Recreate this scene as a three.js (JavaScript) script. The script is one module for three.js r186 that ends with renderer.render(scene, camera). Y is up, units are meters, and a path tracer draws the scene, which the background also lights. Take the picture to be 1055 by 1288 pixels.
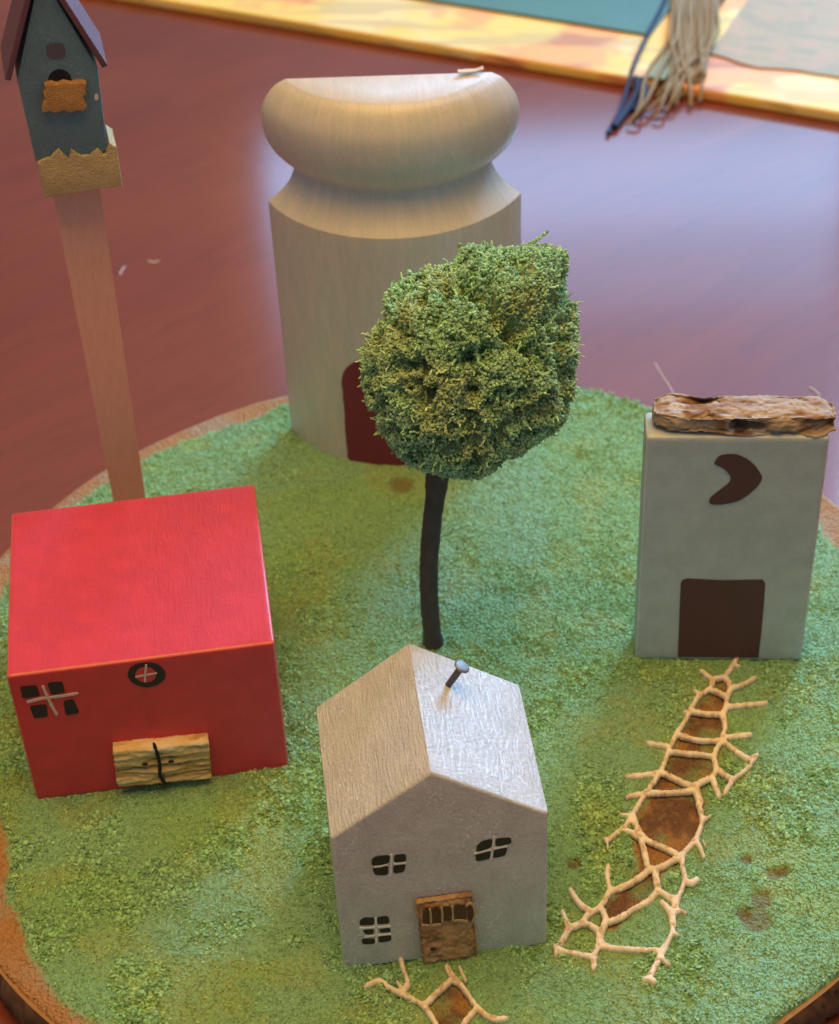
import * as THREE from 'three';
import { RoundedBoxGeometry } from 'three/addons/geometries/RoundedBoxGeometry.js';
import { mergeGeometries, mergeVertices, toCreasedNormals } from 'three/addons/utils/BufferGeometryUtils.js';
import { RectAreaLightUniformsLib } from 'three/addons/lights/RectAreaLightUniformsLib.js';

// ------------------------------------------------------------------ camera
const U = 0.3;                               // metres in one unit of the measured layout
const W = 1055, H = 1288, F = 2400.06, PITCH = 0.6956, ROLL = -0.0467;
const EYE = new THREE.Vector3(0, U, 0);
const scene = new THREE.Scene();
const camera = new THREE.PerspectiveCamera(2 * Math.atan(H / 2 / F) * 180 / Math.PI, W / H, 0.01, 20);
const fw = new THREE.Vector3(0, -Math.sin(PITCH), -Math.cos(PITCH));
const up0 = new THREE.Vector3(0, Math.cos(PITCH), -Math.sin(PITCH)), rt0 = new THREE.Vector3(1, 0, 0);
const RT = rt0.clone().multiplyScalar(Math.cos(ROLL)).addScaledVector(up0, Math.sin(ROLL));
const UP = up0.clone().multiplyScalar(Math.cos(ROLL)).addScaledVector(rt0, -Math.sin(ROLL));
camera.position.copy(EYE);
camera.quaternion.setFromRotationMatrix(new THREE.Matrix4().makeBasis(RT, UP, fw.clone().negate()));
camera.focus = 0.368; camera.userData.fStop = 27;
camera.updateMatrixWorld();

// ------------------------------------------------------------------ light
RectAreaLightUniformsLib.init();
const renderer = new THREE.WebGLRenderer({ antialias: true });
renderer.toneMapping = THREE.LinearToneMapping;
renderer.toneMappingExposure = 1;
renderer.shadowMap.enabled = true;
scene.background = new THREE.Color().setRGB(0.175, 0.207, 0.235);   // dim room round the table
const WINDOW_LIGHT = new THREE.Color().setRGB(0.28, 0.58, 1.0), WINDOW_POWER = 7, BRIGHT_PANE_POWER = 38;
const LAMP_LIGHT = new THREE.Color().setRGB(1.0, 0.55, 0.10), LAMP_POWER = 5.1;
const WINDOW_Z = -1.2, WINDOW_SILL = 0.322;
const LAMP_AT = [0.0, 1.25, -0.20], LAMP_SIZE = 0.9;

// ------------------------------------------------------------------ helpers
const V3 = (x, y, z) => new THREE.Vector3(x, y, z);
function hash(ix, iy, iz, s) {
  let h = Math.imul(ix, 374761393) ^ Math.imul(iy, 668265263) ^ Math.imul(iz, 1440662683) ^ Math.imul(s + 17, 974711);
  h = Math.imul(h ^ (h >>> 13), 1274126177); h ^= h >>> 16;
  return (h >>> 0) / 4294967296;
}
function noise3(x, y, z, s = 0) {
  const ix = Math.floor(x), iy = Math.floor(y), iz = Math.floor(z);
  let fx = x - ix, fy = y - iy, fz = z - iz;
  fx = fx * fx * (3 - 2 * fx); fy = fy * fy * (3 - 2 * fy); fz = fz * fz * (3 - 2 * fz);
  const L = (a, b, t) => a + (b - a) * t;
  const q = (dz) => L(L(hash(ix, iy, iz + dz, s), hash(ix + 1, iy, iz + dz, s), fx), L(hash(ix, iy + 1, iz + dz, s), hash(ix + 1, iy + 1, iz + dz, s), fx), fy);
  return L(q(0), q(1), fz);
}
function noise2(x, y, s = 0, wrap = 0) {
  let ix = Math.floor(x), iy = Math.floor(y);
  let fx = x - ix, fy = y - iy;
  fx = fx * fx * (3 - 2 * fx); fy = fy * fy * (3 - 2 * fy);
  let jx = ix + 1, jy = iy + 1;
  if (wrap) { ix = ((ix % wrap) + wrap) % wrap; iy = ((iy % wrap) + wrap) % wrap; jx = ((jx % wrap) + wrap) % wrap; jy = ((jy % wrap) + wrap) % wrap; }
  const a = hash(ix, iy, 0, s), b = hash(jx, iy, 0, s), c = hash(ix, jy, 0, s), d = hash(jx, jy, 0, s);
  return a + (b - a) * fx + (c - a) * fy + (a - b - c + d) * fx * fy;
}
const fbm2 = (x, y, o, s = 0) => { let v = 0, a = 0.5, n = 0; for (let i = 0; i < o; i++) { v += a * noise2(x, y, s + i * 7); n += a; x *= 2.03; y *= 2.03; a *= 0.5; } return v / n; };
const fbm3 = (x, y, z, o, s = 0) => { let v = 0, a = 0.5, n = 0; for (let i = 0; i < o; i++) { v += a * noise3(x, y, z, s + i * 7); n += a; x *= 2.03; y *= 2.03; z *= 2.03; a *= 0.5; } return v / n; };
let seedState = 12345;
const rnd = () => { seedState = (Math.imul(seedState, 1664525) + 1013904223) >>> 0; return seedState / 4294967296; };
const smooth = (a, b, x) => { const t = Math.min(1, Math.max(0, (x - a) / (b - a))); return t * t * (3 - 2 * t); };
const clamp = (x, a, b) => Math.min(b, Math.max(a, x));

// a pixel of the photograph gives a direction; a plane gives the distance
function rayOf(px, py) { return RT.clone().multiplyScalar(px - W / 2).addScaledVector(UP, -(py - H / 2)).addScaledVector(fw, F).normalize(); }
function onPlane(px, py, point, normal) { const d = rayOf(px, py); return EYE.clone().addScaledVector(d, point.clone().sub(EYE).dot(normal) / d.dot(normal)); }
const onGround = (px, py, y = 0) => onPlane(px, py, V3(0, y, 0), V3(0, 1, 0));
function onLocal(group, px, py, z) {         // on the plane z = const of a thing's own frame
  group.updateMatrixWorld();
  const p = group.localToWorld(V3(0, 0, z)), n = V3(0, 0, 1).applyQuaternion(group.quaternion);
  return group.worldToLocal(onPlane(px, py, p, n));
}

const taken = new Map();
function numbered(name) { const k = taken.get(name) ?? 0; taken.set(name, k + 1); return k ? `${name}_${String(k).padStart(3, '0')}` : name; }
function thing(name, label, category, [x, y, z] = [0, 0, 0], turn = 0, group) {
  const o = new THREE.Group(); o.name = numbered(name); o.position.set(x, y, z); o.rotation.y = turn;
  o.userData = { label, category }; if (group) o.userData.group = group; scene.add(o); o.updateMatrixWorld(); return o;
}
function part(name, geometry, material, parent, extra) {
  const m = new THREE.Mesh(geometry, material); m.name = name; m.castShadow = m.receiveShadow = true;
  if (extra) Object.assign(m.userData, extra); parent.add(m); return m;
}
// uv in tiles, taken from the side a face looks to
function sideUV(g, tile, turnTop = false) {
  g = g.index ? g.toNonIndexed() : g;
  const p = g.attributes.position, uv = new Float32Array(p.count * 2), a = V3(), b = V3(), c = V3();
  for (let i = 0; i < p.count; i += 3) {
    a.fromBufferAttribute(p, i); b.fromBufferAttribute(p, i + 1); c.fromBufferAttribute(p, i + 2);
    const n = b.clone().sub(a).cross(c.clone().sub(a)), ax = Math.abs(n.x), ay = Math.abs(n.y), az = Math.abs(n.z);
    for (let k = 0; k < 3; k++) {
      const q = [a, b, c][k]; let u, v;
      if (az >= ax && az >= ay) { u = q.x; v = q.y; } else if (ay >= ax || turnTop) { u = q.x + q.y * 0.5; v = q.z; } else { u = q.z; v = q.y; }
      uv[(i + k) * 2] = u / tile; uv[(i + k) * 2 + 1] = v / tile;
    }
  }
  g.setAttribute('uv', new THREE.BufferAttribute(uv, 2)); return g;
}
const crease = (g, a) => toCreasedNormals(g.scale(1e4, 1e4, 1e4), a).scale(1e-4, 1e-4, 1e-4);   // it joins points on a coarse grid, so work large
function roughen(g, fn) {                    // moves points along their normals, then smooths
  g.deleteAttribute('uv'); g.deleteAttribute('normal'); g = mergeVertices(g, 1e-6); g.computeVertexNormals();
  const p = g.attributes.position, n = g.attributes.normal;
  for (let i = 0; i < p.count; i++) {
    const d = fn(p.getX(i), p.getY(i), p.getZ(i), n.getX(i), n.getY(i), n.getZ(i));
    p.setXYZ(i, p.getX(i) + n.getX(i) * d, p.getY(i) + n.getY(i) * d, p.getZ(i) + n.getZ(i) * d);
  }
  g.computeVertexNormals(); return g;
}
// a block with softened, slightly uneven edges whose paint is rubbed off along them
function wornBox(w, h, d, r, paint, bare, wear, seed) {
  const n = (l) => Math.min(120, Math.ceil(l / 0.0005)), g0 = new THREE.BoxGeometry(w, h, d, n(w), n(h), n(d)); g0.translate(0, h / 2, 0); g0.deleteAttribute('uv'); g0.deleteAttribute('normal');
  let g = mergeVertices(g0, 1e-6); const p = g.attributes.position, c = new Float32Array(p.count * 3), q = V3(), k = V3();
  for (let i = 0; i < p.count; i++) {
    q.fromBufferAttribute(p, i); const a = w / 2 - Math.abs(q.x), b = Math.min(q.y, h - q.y), e = d / 2 - Math.abs(q.z), near = [a, b, e].sort((x, y) => x - y)[1];
    const col = mix3(paint, bare, smooth(wear, wear * 0.25, near + wear * 1.5 * (fbm3(q.x * 700, q.y * 700, q.z * 700, 2, seed) - 0.42)) * 0.85); c.set(col, i * 3);
    k.set(clamp(q.x, -w / 2 + r, w / 2 - r), clamp(q.y, r, h - r), clamp(q.z, -d / 2 + r, d / 2 - r)); q.sub(k); if (q.lengthSq() > 0) q.setLength(Math.min(q.length(), r)); 
    const wob = 1 + 0.12 * (fbm3(k.x * 260, k.y * 260, k.z * 260, 2, seed + 3) - 0.5); q.multiplyScalar(wob).add(k); p.setXYZ(i, q.x, q.y, q.z);
  }
  g.setAttribute('color', new THREE.BufferAttribute(c, 3)); g.computeVertexNormals(); return g;
}
function tint(g, fn) {
  const p = g.attributes.position, c = new Float32Array(p.count * 3);
  for (let i = 0; i < p.count; i++) { const k = fn(p.getX(i), p.getY(i), p.getZ(i)); c[i * 3] = k[0]; c[i * 3 + 1] = k[1]; c[i * 3 + 2] = k[2]; }
  g.setAttribute('color', new THREE.BufferAttribute(c, 3)); return g;
}
const mix3 = (a, b, t) => [a[0] + (b[0] - a[0]) * t, a[1] + (b[1] - a[1]) * t, a[2] + (b[2] - a[2]) * t];
const toS = (x) => { x = clamp(x, 0, 1); return Math.round(255 * (x <= 0.0031308 ? 12.92 * x : 1.055 * Math.pow(x, 1 / 2.4) - 0.055)); };
function texture(size, fn, color = true) {
  const d = new Uint8Array(size * size * 4);
  for (let y = 0; y < size; y++) for (let x = 0; x < size; x++) {
    const c = fn(x / size, y / size), k = (y * size + x) * 4;
    if (color) { d[k] = toS(c[0]); d[k + 1] = toS(c[1]); d[k + 2] = toS(c[2]); } else { const v = Math.round(255 * clamp(c, 0, 1)); d[k] = d[k + 1] = d[k + 2] = v; }
    d[k + 3] = 255;
  }
  const t = new THREE.DataTexture(d, size, size); t.wrapS = t.wrapT = THREE.RepeatWrapping; t.magFilter = THREE.LinearFilter; t.minFilter = THREE.LinearMipmapLinearFilter; t.generateMipmaps = true;
  if (color) t.colorSpace = THREE.SRGBColorSpace; t.needsUpdate = true; return t;
}
const rgb = (r, g, b) => new THREE.Color().setRGB(r, g, b);
const std = (o) => new THREE.MeshStandardMaterial(o), phys = (o) => new THREE.MeshPhysicalMaterial(o);

// ------------------------------------------------------------------ shared textures
const wn = (u, v, n, s) => noise2(u * n, v * n, s, n);
// brushed paint: strokes along v, with small runs and pimples
const strokeBump = texture(512, (u, v) => {
  const w = 0.02 * (wn(u, v, 8, 3) - 0.5);
  const a = noise2((u + w) * 128, v * 16, 5, 128), b = noise2((u + w) * 64, v * 8, 9, 64), c = wn(u, v, 128, 2), d = wn(u, v, 64, 4);
  return 0.35 * a + 0.3 * b + 0.2 * c + 0.25 * Math.pow(d, 3);
}, false);
const paintTone = texture(512, (u, v) => {
  const k = 0.82 + 0.18 * (0.5 * wn(u, v, 8, 21) + 0.3 * wn(u, v, 32, 22) + 0.2 * wn(u, v, 128, 23)) * 1.3;
  return [k, k * (0.985 + 0.02 * wn(u, v, 16, 25)), k * (0.96 + 0.04 * wn(u, v, 16, 26))];
});
const scuffTone = texture(1024, (u, v) => {  // whitewash with rubbed and flaked spots
  let k = 0.66 + 0.12 * wn(u, v, 8, 31) + 0.12 * wn(u, v, 64, 32);
  const patch = smooth(0.50, 0.72, wn(u, v, 4, 38)), flake = smooth(0.66, 0.8, 0.6 * wn(u, v, 64, 33) + 0.4 * wn(u, v, 128, 34));
  k += 0.62 * flake * (0.08 + 0.92 * patch); k -= 0.16 * smooth(0.8, 0.9, wn(u, v, 128, 35)) * patch;
  return [k, k * 0.985, k * 0.955];
});
const streakTone = texture(512, (u, v) => {   // thin paint brushed up and down, uneven over bare wood
  const w = 0.03 * (wn(u, v, 8, 46) - 0.5), a = noise2((u + w) * 64, v * 4, 44, 64), b = noise2((u + w) * 128, v * 16, 45, 128), c = noise2(u * 16, v * 4, 47, 16), d = wn(u, v, 128, 48);
  const k = 0.76 + 0.07 * a + 0.05 * b + 0.11 * d + 0.05 * c, h = smooth(0.3, 0.7, c); return [k * (0.985 + 0.03 * h), k * (1.0 - 0.01 * h), k * 0.975];
});
const grainBump = texture(256, (u, v) => 0.5 * wn(u, v, 64, 41) + 0.3 * wn(u, v, 128, 42) + 0.2 * wn(u, v, 32, 43), false);

// ------------------------------------------------------------------ table
const TABLE_Y = -0.0122;
const tableWood = texture(1024, (u, v) => {
  const w = 0.03 * (wn(u, v, 4, 51) - 0.5), q = v + w;
  const s1 = noise2(u * 16, q * 64, 52, 64), s2 = noise2(u * 32, q * 256, 53, 256), s3 = noise2(u * 4, q * 16, 54, 16), pore = smooth(0.74, 0.86, noise2(u * 64, q * 512, 55, 512));
  let k = 0.78 + 0.13 * s1 + 0.10 * s2 + 0.20 * s3 - 0.08 * pore;
  return [0.20 * k, 0.046 * k * (0.92 + 0.12 * s3), 0.022 * k];
});
tableWood.repeat.set(1 / 0.5, 1 / 0.5);
const tableBump = texture(512, (u, v) => 0.6 * noise2(u * 16, v * 256, 57, 256) + 0.4 * wn(u, v, 64, 58), false);
tableBump.repeat.set(1 / 0.3, 1 / 0.3);
{
  const g = new RoundedBoxGeometry(1.7, 0.03, 1.35, 3, 0.006), p = g.attributes.position, uv = g.attributes.uv;
  const a = 0.62, ca = Math.cos(a), sa = Math.sin(a);
  for (let i = 0; i < p.count; i++) uv.setXY(i, p.getX(i) * ca - p.getZ(i) * sa, p.getX(i) * sa + p.getZ(i) * ca);
  const m = phys({ map: tableWood, roughness: 0.6, specularIntensity: 0.15, bumpMap: tableBump, bumpScale: 0.00004, clearcoat: 1, clearcoatRoughness: 0.12 });
  const t = new THREE.Mesh(g, m); t.name = 'table_top'; t.position.set(0.05, TABLE_Y - 0.015, -0.42); t.receiveShadow = t.castShadow = true;
  t.userData = { kind: 'structure', label: 'polished red brown wooden table top under the painted village', category: 'table' }; scene.add(t);
}

// ------------------------------------------------------------------ round wooden base with painted turf
const DC = V3(0.00404 * U, 0, -1.01434 * U), DR = 0.3845 * U;
const base = thing('wooden_base', 'round wooden slab with orange rim and textured green painted turf', 'base', [DC.x, TABLE_Y, DC.z]);
const discR = (th) => DR * (1 + 0.018 * Math.exp(-(((th > Math.PI ? th - 2 * Math.PI : th) - 2.2) ** 2) / 0.09) + 0.012 * (noise2(Math.cos(th) * 2 + 9, Math.sin(th) * 2 + 9, 61) - 0.5) + 0.004 * (noise2(Math.cos(th) * 12 + 40, Math.sin(th) * 12 + 40, 62) - 0.5));
const pathZone = [[900, 850], [915, 858], [913, 893], [908, 932], [900, 962], [884, 985], [884, 1032], [872, 1060], [846, 1082], [830, 1102], [812, 1132], [772, 1166], [752, 1166], [762, 1138], [788, 1112], [803, 1092], [800, 1062], [800, 1036], [812, 1008], [828, 976], [844, 946], [862, 912], [882, 878]].map(([x, y]) => onGround(x, y));
const c2 = (x, y) => onGround(400 + x / 3.297, 1050 + y / 3.297);
const pathZone2 = [c2(560, 605), c2(650, 715), c2(605, 785), c2(560, 860), c2(480, 770), c2(470, 690)];
function insideDist(poly, x, z) {            // > 0 inside, metres to the outline
  let inn = false, d = 1e9;
  for (let i = 0, j = poly.length - 1; i < poly.length; j = i++) {
    const a = poly[i], b = poly[j];
    if ((a.z > z) !== (b.z > z) && x < (b.x - a.x) * (z - a.z) / (b.z - a.z) + a.x) inn = !inn;
    const ex = b.x - a.x, ez = b.z - a.z, t = clamp(((x - a.x) * ex + (z - a.z) * ez) / (ex * ex + ez * ez), 0, 1);
    d = Math.min(d, Math.hypot(x - a.x - ex * t, z - a.z - ez * t));
  }
  return inn ? d : -d;
}
const boxOf = (poly) => { const b = new THREE.Box3(); poly.forEach((p) => b.expandByPoint(p)); return b.expandByScalar(0.004); };
const zb1 = boxOf(pathZone), zb2 = boxOf(pathZone2);
const inBox = (b, x, z) => x > b.min.x && x < b.max.x && z > b.min.z && z < b.max.z;
const dirtAt = (x, z) => Math.max(inBox(zb1, x, z) ? insideDist(pathZone, x, z) : -1, inBox(zb2, x, z) ? insideDist(pathZone2, x, z) : -1);
const bareSpots = [[935, 1148, 1.6], [957, 1130, 2.2], [951, 1156, 3.0], [972, 1098, 1.6], [985, 1095, 1.2], [722, 1085, 1.4], [938, 1080, 1.2], [505, 615, 3.0], [392, 722, 1.0]].map(([x, y, r]) => [onGround(x, y), r * 0.001]);
const towerFront = onGround(470, 586);
function turfCover(x, z) {                   // how clumpy the crumbs are
  return smooth(0.42, 0.66, fbm2(x * 90 + 5, z * 90 + 5, 3, 71)) * (0.35 + 0.65 * smooth(-0.36, -0.24, z));
}
function turfHeight(x, z) {
  const dirt = dirtAt(x, z), calm = 1 - 0.8 * smooth(-0.001, 0.0005, dirt);
  const cov = turfCover(x, z);
  let h = 0.0007 * (fbm2(x * 120, z * 120, 2, 72) - 0.5) + 0.0020 * cov * (Math.abs(fbm2(x * 260 + 3, z * 210, 3, 78) - 0.5) * 2 - 0.3) * calm + (0.00060 + 0.0012 * cov) * (fbm2(x * 620, z * 620, 3, 73) - 0.5) * calm + 0.0008 * cov * (noise2(x * 330, z * 330, 77) - 0.4) * calm;
  h -= 0.0005 * smooth(-0.001, 0.001, dirt);
  for (const [c, r] of bareSpots) { const d = Math.hypot(x - c.x, z - c.z); if (d < r * 1.5) h -= 0.0007 * (1 - smooth(r * 0.7, r * 1.4, d)); }
  h += 0.0024 * Math.exp(-((x - towerFront.x - 0.004) ** 2 / 0.0011 + (z - towerFront.z) ** 2 / 0.00035));
  return h;
}
const greenMarks = [[-3.15, 0.88], [-2.7, 0.93], [-2.29, 0.945], [-2.03, 0.925], [-1.7, 0.95], [-1.2, 0.985], [-0.8, 0.95], [-0.37, 0.90], [0, 0.94], [0.6, 0.985], [1, 0.99], [1.6, 0.98], [2.17, 0.955], [2.28, 0.972], [2.4, 0.94], [2.51, 0.917], [2.69, 0.86], [3.15, 0.88]];
const greenEdge = (th) => {                  // share of the radius where green paint gives way to the orange rim
  const c = Math.cos(th), s = Math.sin(th); let i = 1; while (i < greenMarks.length - 1 && greenMarks[i][0] < th) i++;
  const [a0, r0] = greenMarks[i - 1], [a1, r1] = greenMarks[i];
  return r0 + (r1 - r0) * smooth(0, 1, (th - a0) / (a1 - a0)) + 0.014 * (noise2(c * 9 + 20, s * 9 + 20, 64) - 0.5) + 0.016 * (noise2(c * 26 + 20, s * 26 + 20, 65) - 0.5);
};
const turfEdge = (th) => discR(th) * (0.984 + 0.004 * (noise2(Math.cos(th) * 30 + 50, Math.sin(th) * 30 + 50, 66) - 0.5));
{
  // slab: top, rounded edge, side
  const prof = [[0, -0.0034], [0.5, -0.0034], [0.86, -0.0034], [0.93, -0.0030], [0.976, -0.0014], [0.988, -0.0019], [0.995, -0.0029], [0.999, -0.0045], [1.0, -0.0065], [0.999, -0.0085], [0.996, -0.0105], [0.988, -0.0117], [0.9, TABLE_Y], [0, TABLE_Y]];
  const make = (rows, rough) => {
    const n = 720, pos = [], idx = [], col = [];
    rows.forEach(([rf, y], i) => {
      for (let k = 0; k < n; k++) {
        const th = k / n * Math.PI * 2, c = Math.cos(th), s = Math.sin(th);
        const side = smooth(0.985, 0.996, rf);
        const bark = rough * side * (0.0022 * (fbm2(th * 60, y * 250, 3, 81) - 0.55) + 0.001 * (noise2(th * 220, y * 900, 82) - 0.5));
        const r = discR(th) * rf + bark;
        pos.push(r * c, y - TABLE_Y + (rf > 0.8 && rf < 0.97 ? 0.00025 * (noise2(r * c * 500, r * s * 500, 83) - 0.5) : 0), r * s);
        const g = noise2(th * 140, rf * 40 + y * 2000, 84), g2 = fbm2(c * r * 160, s * r * 160, 3, 85);
        const worn = smooth(0.55, 0.72, g2);
        let q = mix3([0.44, 0.20, 0.055], [0.40, 0.25, 0.12], 0.6 * worn + 0.4 * g);
        q = mix3(q, mix3([0.16, 0.085, 0.045], [0.05, 0.028, 0.018], g), rough ? 1 : 0.35 * smooth(0.972, 0.995, rf));
        col.push(...q);
      }
      if (i) for (let k = 0; k < n; k++) { const a = (i - 1) * n + k, b = (i - 1) * n + (k + 1) % n, c = i * n + k, d = i * n + (k + 1) % n; idx.push(a, b, c, b, d, c); }
    });
    const g = new THREE.BufferGeometry();
    g.setAttribute('position', new THREE.Float32BufferAttribute(pos, 3)); g.setAttribute('color', new THREE.Float32BufferAttribute(col, 3)); g.setIndex(idx); g.computeVertexNormals(); return g;
  };
  part('slab', make(prof.slice(0, 6), 0), std({ vertexColors: true, roughness: 0.62 }), base);
  part('bark_edge', make(prof.slice(5), 1), std({ vertexColors: true, roughness: 0.9 }), base);
}
{
  // turf sheet
  const N = 1400, span = 2.04 * DR;
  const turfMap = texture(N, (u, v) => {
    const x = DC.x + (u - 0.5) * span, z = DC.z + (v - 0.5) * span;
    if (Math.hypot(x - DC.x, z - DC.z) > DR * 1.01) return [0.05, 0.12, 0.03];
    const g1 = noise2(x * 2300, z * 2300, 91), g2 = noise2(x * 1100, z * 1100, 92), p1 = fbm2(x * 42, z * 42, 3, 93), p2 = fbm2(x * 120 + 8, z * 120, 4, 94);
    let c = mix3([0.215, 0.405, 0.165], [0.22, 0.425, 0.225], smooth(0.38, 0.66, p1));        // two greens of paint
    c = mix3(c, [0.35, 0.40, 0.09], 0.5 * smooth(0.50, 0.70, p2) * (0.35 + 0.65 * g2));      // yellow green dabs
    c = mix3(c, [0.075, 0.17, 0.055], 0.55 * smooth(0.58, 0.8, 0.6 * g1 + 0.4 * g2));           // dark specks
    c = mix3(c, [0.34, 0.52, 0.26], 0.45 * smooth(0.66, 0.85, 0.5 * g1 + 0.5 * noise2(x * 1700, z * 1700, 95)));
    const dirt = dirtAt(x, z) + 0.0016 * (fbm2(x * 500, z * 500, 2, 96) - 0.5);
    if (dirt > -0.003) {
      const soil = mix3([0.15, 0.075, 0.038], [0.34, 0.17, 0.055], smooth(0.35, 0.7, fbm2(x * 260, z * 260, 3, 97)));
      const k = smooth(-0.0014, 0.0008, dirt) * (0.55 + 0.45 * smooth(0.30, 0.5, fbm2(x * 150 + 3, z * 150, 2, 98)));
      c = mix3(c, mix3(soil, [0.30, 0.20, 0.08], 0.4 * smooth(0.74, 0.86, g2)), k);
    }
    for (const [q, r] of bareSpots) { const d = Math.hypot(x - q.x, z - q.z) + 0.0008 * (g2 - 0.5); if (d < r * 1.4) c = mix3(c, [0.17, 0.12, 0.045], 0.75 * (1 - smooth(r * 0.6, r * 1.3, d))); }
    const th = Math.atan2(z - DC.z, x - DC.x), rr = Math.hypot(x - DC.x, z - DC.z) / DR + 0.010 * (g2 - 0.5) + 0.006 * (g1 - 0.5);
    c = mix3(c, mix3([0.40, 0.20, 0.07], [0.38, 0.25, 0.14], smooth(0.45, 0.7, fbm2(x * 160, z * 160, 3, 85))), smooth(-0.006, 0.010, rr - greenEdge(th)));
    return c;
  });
  const nr = 250, ns = 900, pos = [], uv = [], idx = [];
  for (let i = 0; i <= nr; i++) for (let k = 0; k < ns; k++) {
    const th = k / ns * Math.PI * 2, f = Math.sqrt(i / nr) * 0.35 + 0.65 * i / nr, r = turfEdge(th) * f, x = DC.x + r * Math.cos(th), z = DC.z + r * Math.sin(th);
    const gr = f * 0.984 - greenEdge(Math.atan2(z - DC.z, x - DC.x)), thin = smooth(-0.03, 0.012, gr), y = i === nr ? -0.0022 : turfHeight(x, z) * (1 - 0.75 * thin) - 0.0007 * thin - 0.0006 * smooth(0.985, 1, f);
    pos.push(x - DC.x, y - TABLE_Y, z - DC.z); uv.push((x - DC.x) / span + 0.5, (z - DC.z) / span + 0.5);
    if (i) { const a = (i - 1) * ns + k, b = (i - 1) * ns + (k + 1) % ns, c = i * ns + k, d = i * ns + (k + 1) % ns; idx.push(a, b, c, b, d, c); }
  }
  const g = new THREE.BufferGeometry();
  g.setAttribute('position', new THREE.Float32BufferAttribute(pos, 3)); g.setAttribute('uv', new THREE.Float32BufferAttribute(uv, 2)); g.setIndex(idx); g.computeVertexNormals();
  const bump = grainBump.clone(); bump.repeat.set(span / 0.03, span / 0.03); bump.needsUpdate = true;
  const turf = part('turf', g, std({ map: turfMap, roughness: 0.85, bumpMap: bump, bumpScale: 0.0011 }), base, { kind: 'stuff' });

  // loose crumbs of turf
  const crumb = new THREE.IcosahedronGeometry(1, 0); { const p = crumb.attributes.position; for (let i = 0; i < p.count; i++) { const k = 0.75 + 0.5 * noise3(p.getX(i) * 2 + 5, p.getY(i) * 2 + 5, p.getZ(i) * 2 + 5, 99); p.setXYZ(i, p.getX(i) * k, p.getY(i) * k * 0.75, p.getZ(i) * k); } crumb.computeVertexNormals(); }
  const mats = [], cols = [], q = new THREE.Quaternion(), e = new THREE.Euler(), M = new THREE.Matrix4();
  for (let t = 0; t < 420000 && mats.length < 150000; t++) {
    const th = rnd() * Math.PI * 2, r = Math.sqrt(rnd()) * DR * (greenEdge(th > Math.PI ? th - 2 * Math.PI : th) - 0.006), x = DC.x + r * Math.cos(th), z = DC.z + r * Math.sin(th);
    const cov = turfCover(x, z), keep = rnd(), a = rnd(), b = rnd(), c = rnd(), k1 = rnd(), k2 = rnd();
    if (keep > 0.34 + 0.66 * cov || dirtAt(x, z) > -0.0012) continue;
    let bare = false; for (const [sp, sr] of bareSpots) if (Math.hypot(x - sp.x, z - sp.z) < sr) bare = true;
    if (bare) continue;
    const s = 0.00012 + 0.00028 * a * a * (0.5 + cov);
    e.set(b * 6.28, c * 6.28, a * 6.28); q.setFromEuler(e);
    M.compose(V3(x - DC.x, turfHeight(x, z) - TABLE_Y + s * 0.3, z - DC.z), q, V3(s * (0.8 + 0.7 * b), s * 0.8, s * (0.8 + 0.7 * c))); mats.push(M.clone());
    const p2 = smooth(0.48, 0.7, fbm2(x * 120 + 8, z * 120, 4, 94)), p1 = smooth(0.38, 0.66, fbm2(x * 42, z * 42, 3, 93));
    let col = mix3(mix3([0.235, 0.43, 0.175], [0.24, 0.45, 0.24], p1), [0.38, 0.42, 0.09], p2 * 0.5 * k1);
    const w = 0.6 + 0.95 * k2; cols.push([col[0] * w, col[1] * w, col[2] * w]);
  }
  const inst = new THREE.InstancedMesh(crumb, std({ color: 0xffffff, roughness: 0.9 }), mats.length);
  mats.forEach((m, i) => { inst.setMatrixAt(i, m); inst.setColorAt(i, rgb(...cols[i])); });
  inst.name = 'turf_crumbs'; inst.userData.kind = 'stuff'; inst.castShadow = inst.receiveShadow = true; base.add(inst);
}

// ------------------------------------------------------------------ paint marks on a flat front
function mark(points, depth = 0.00012) {     // points in a thing's own x, y
  const s = new THREE.Shape(points.map((p) => new THREE.Vector2(p.x, p.y)));
  return new THREE.ExtrudeGeometry(s, { depth, bevelEnabled: false });
}
function softened(points, r = 0.25) {        // rounds the corners of a traced outline
  const out = [];
  points.forEach((p, i) => { const a = points[(i + points.length - 1) % points.length], b = points[(i + 1) % points.length]; out.push(p.clone().lerp(a, r), p.clone().lerp(a, r * 0.4).lerp(b, r * 0.4), p.clone().lerp(b, r)); });
  return out;
}
function strip(points, w) {                  // a brushed line of uneven width
  const c = new THREE.CatmullRomCurve3(points), n = 24, L = [], R = [];
  for (let i = 0; i <= n; i++) { const p = c.getPoint(i / n), t = c.getTangent(i / n), k = w * (0.75 + 0.5 * noise2(i * 0.8, p.x * 900, 101)) * (i === 0 || i === n ? 0.5 : 1); L.push(V3(p.x - t.y * k, p.y + t.x * k, 0)); R.unshift(V3(p.x + t.y * k, p.y - t.x * k, 0)); }
  return L.concat(R);
}
const blackPaint = std({ color: rgb(0.014, 0.014, 0.017), roughness: 0.5 });
const whitePaint = std({ color: rgb(0.92, 0.90, 0.88), roughness: 0.6, map: paintTone });

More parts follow.
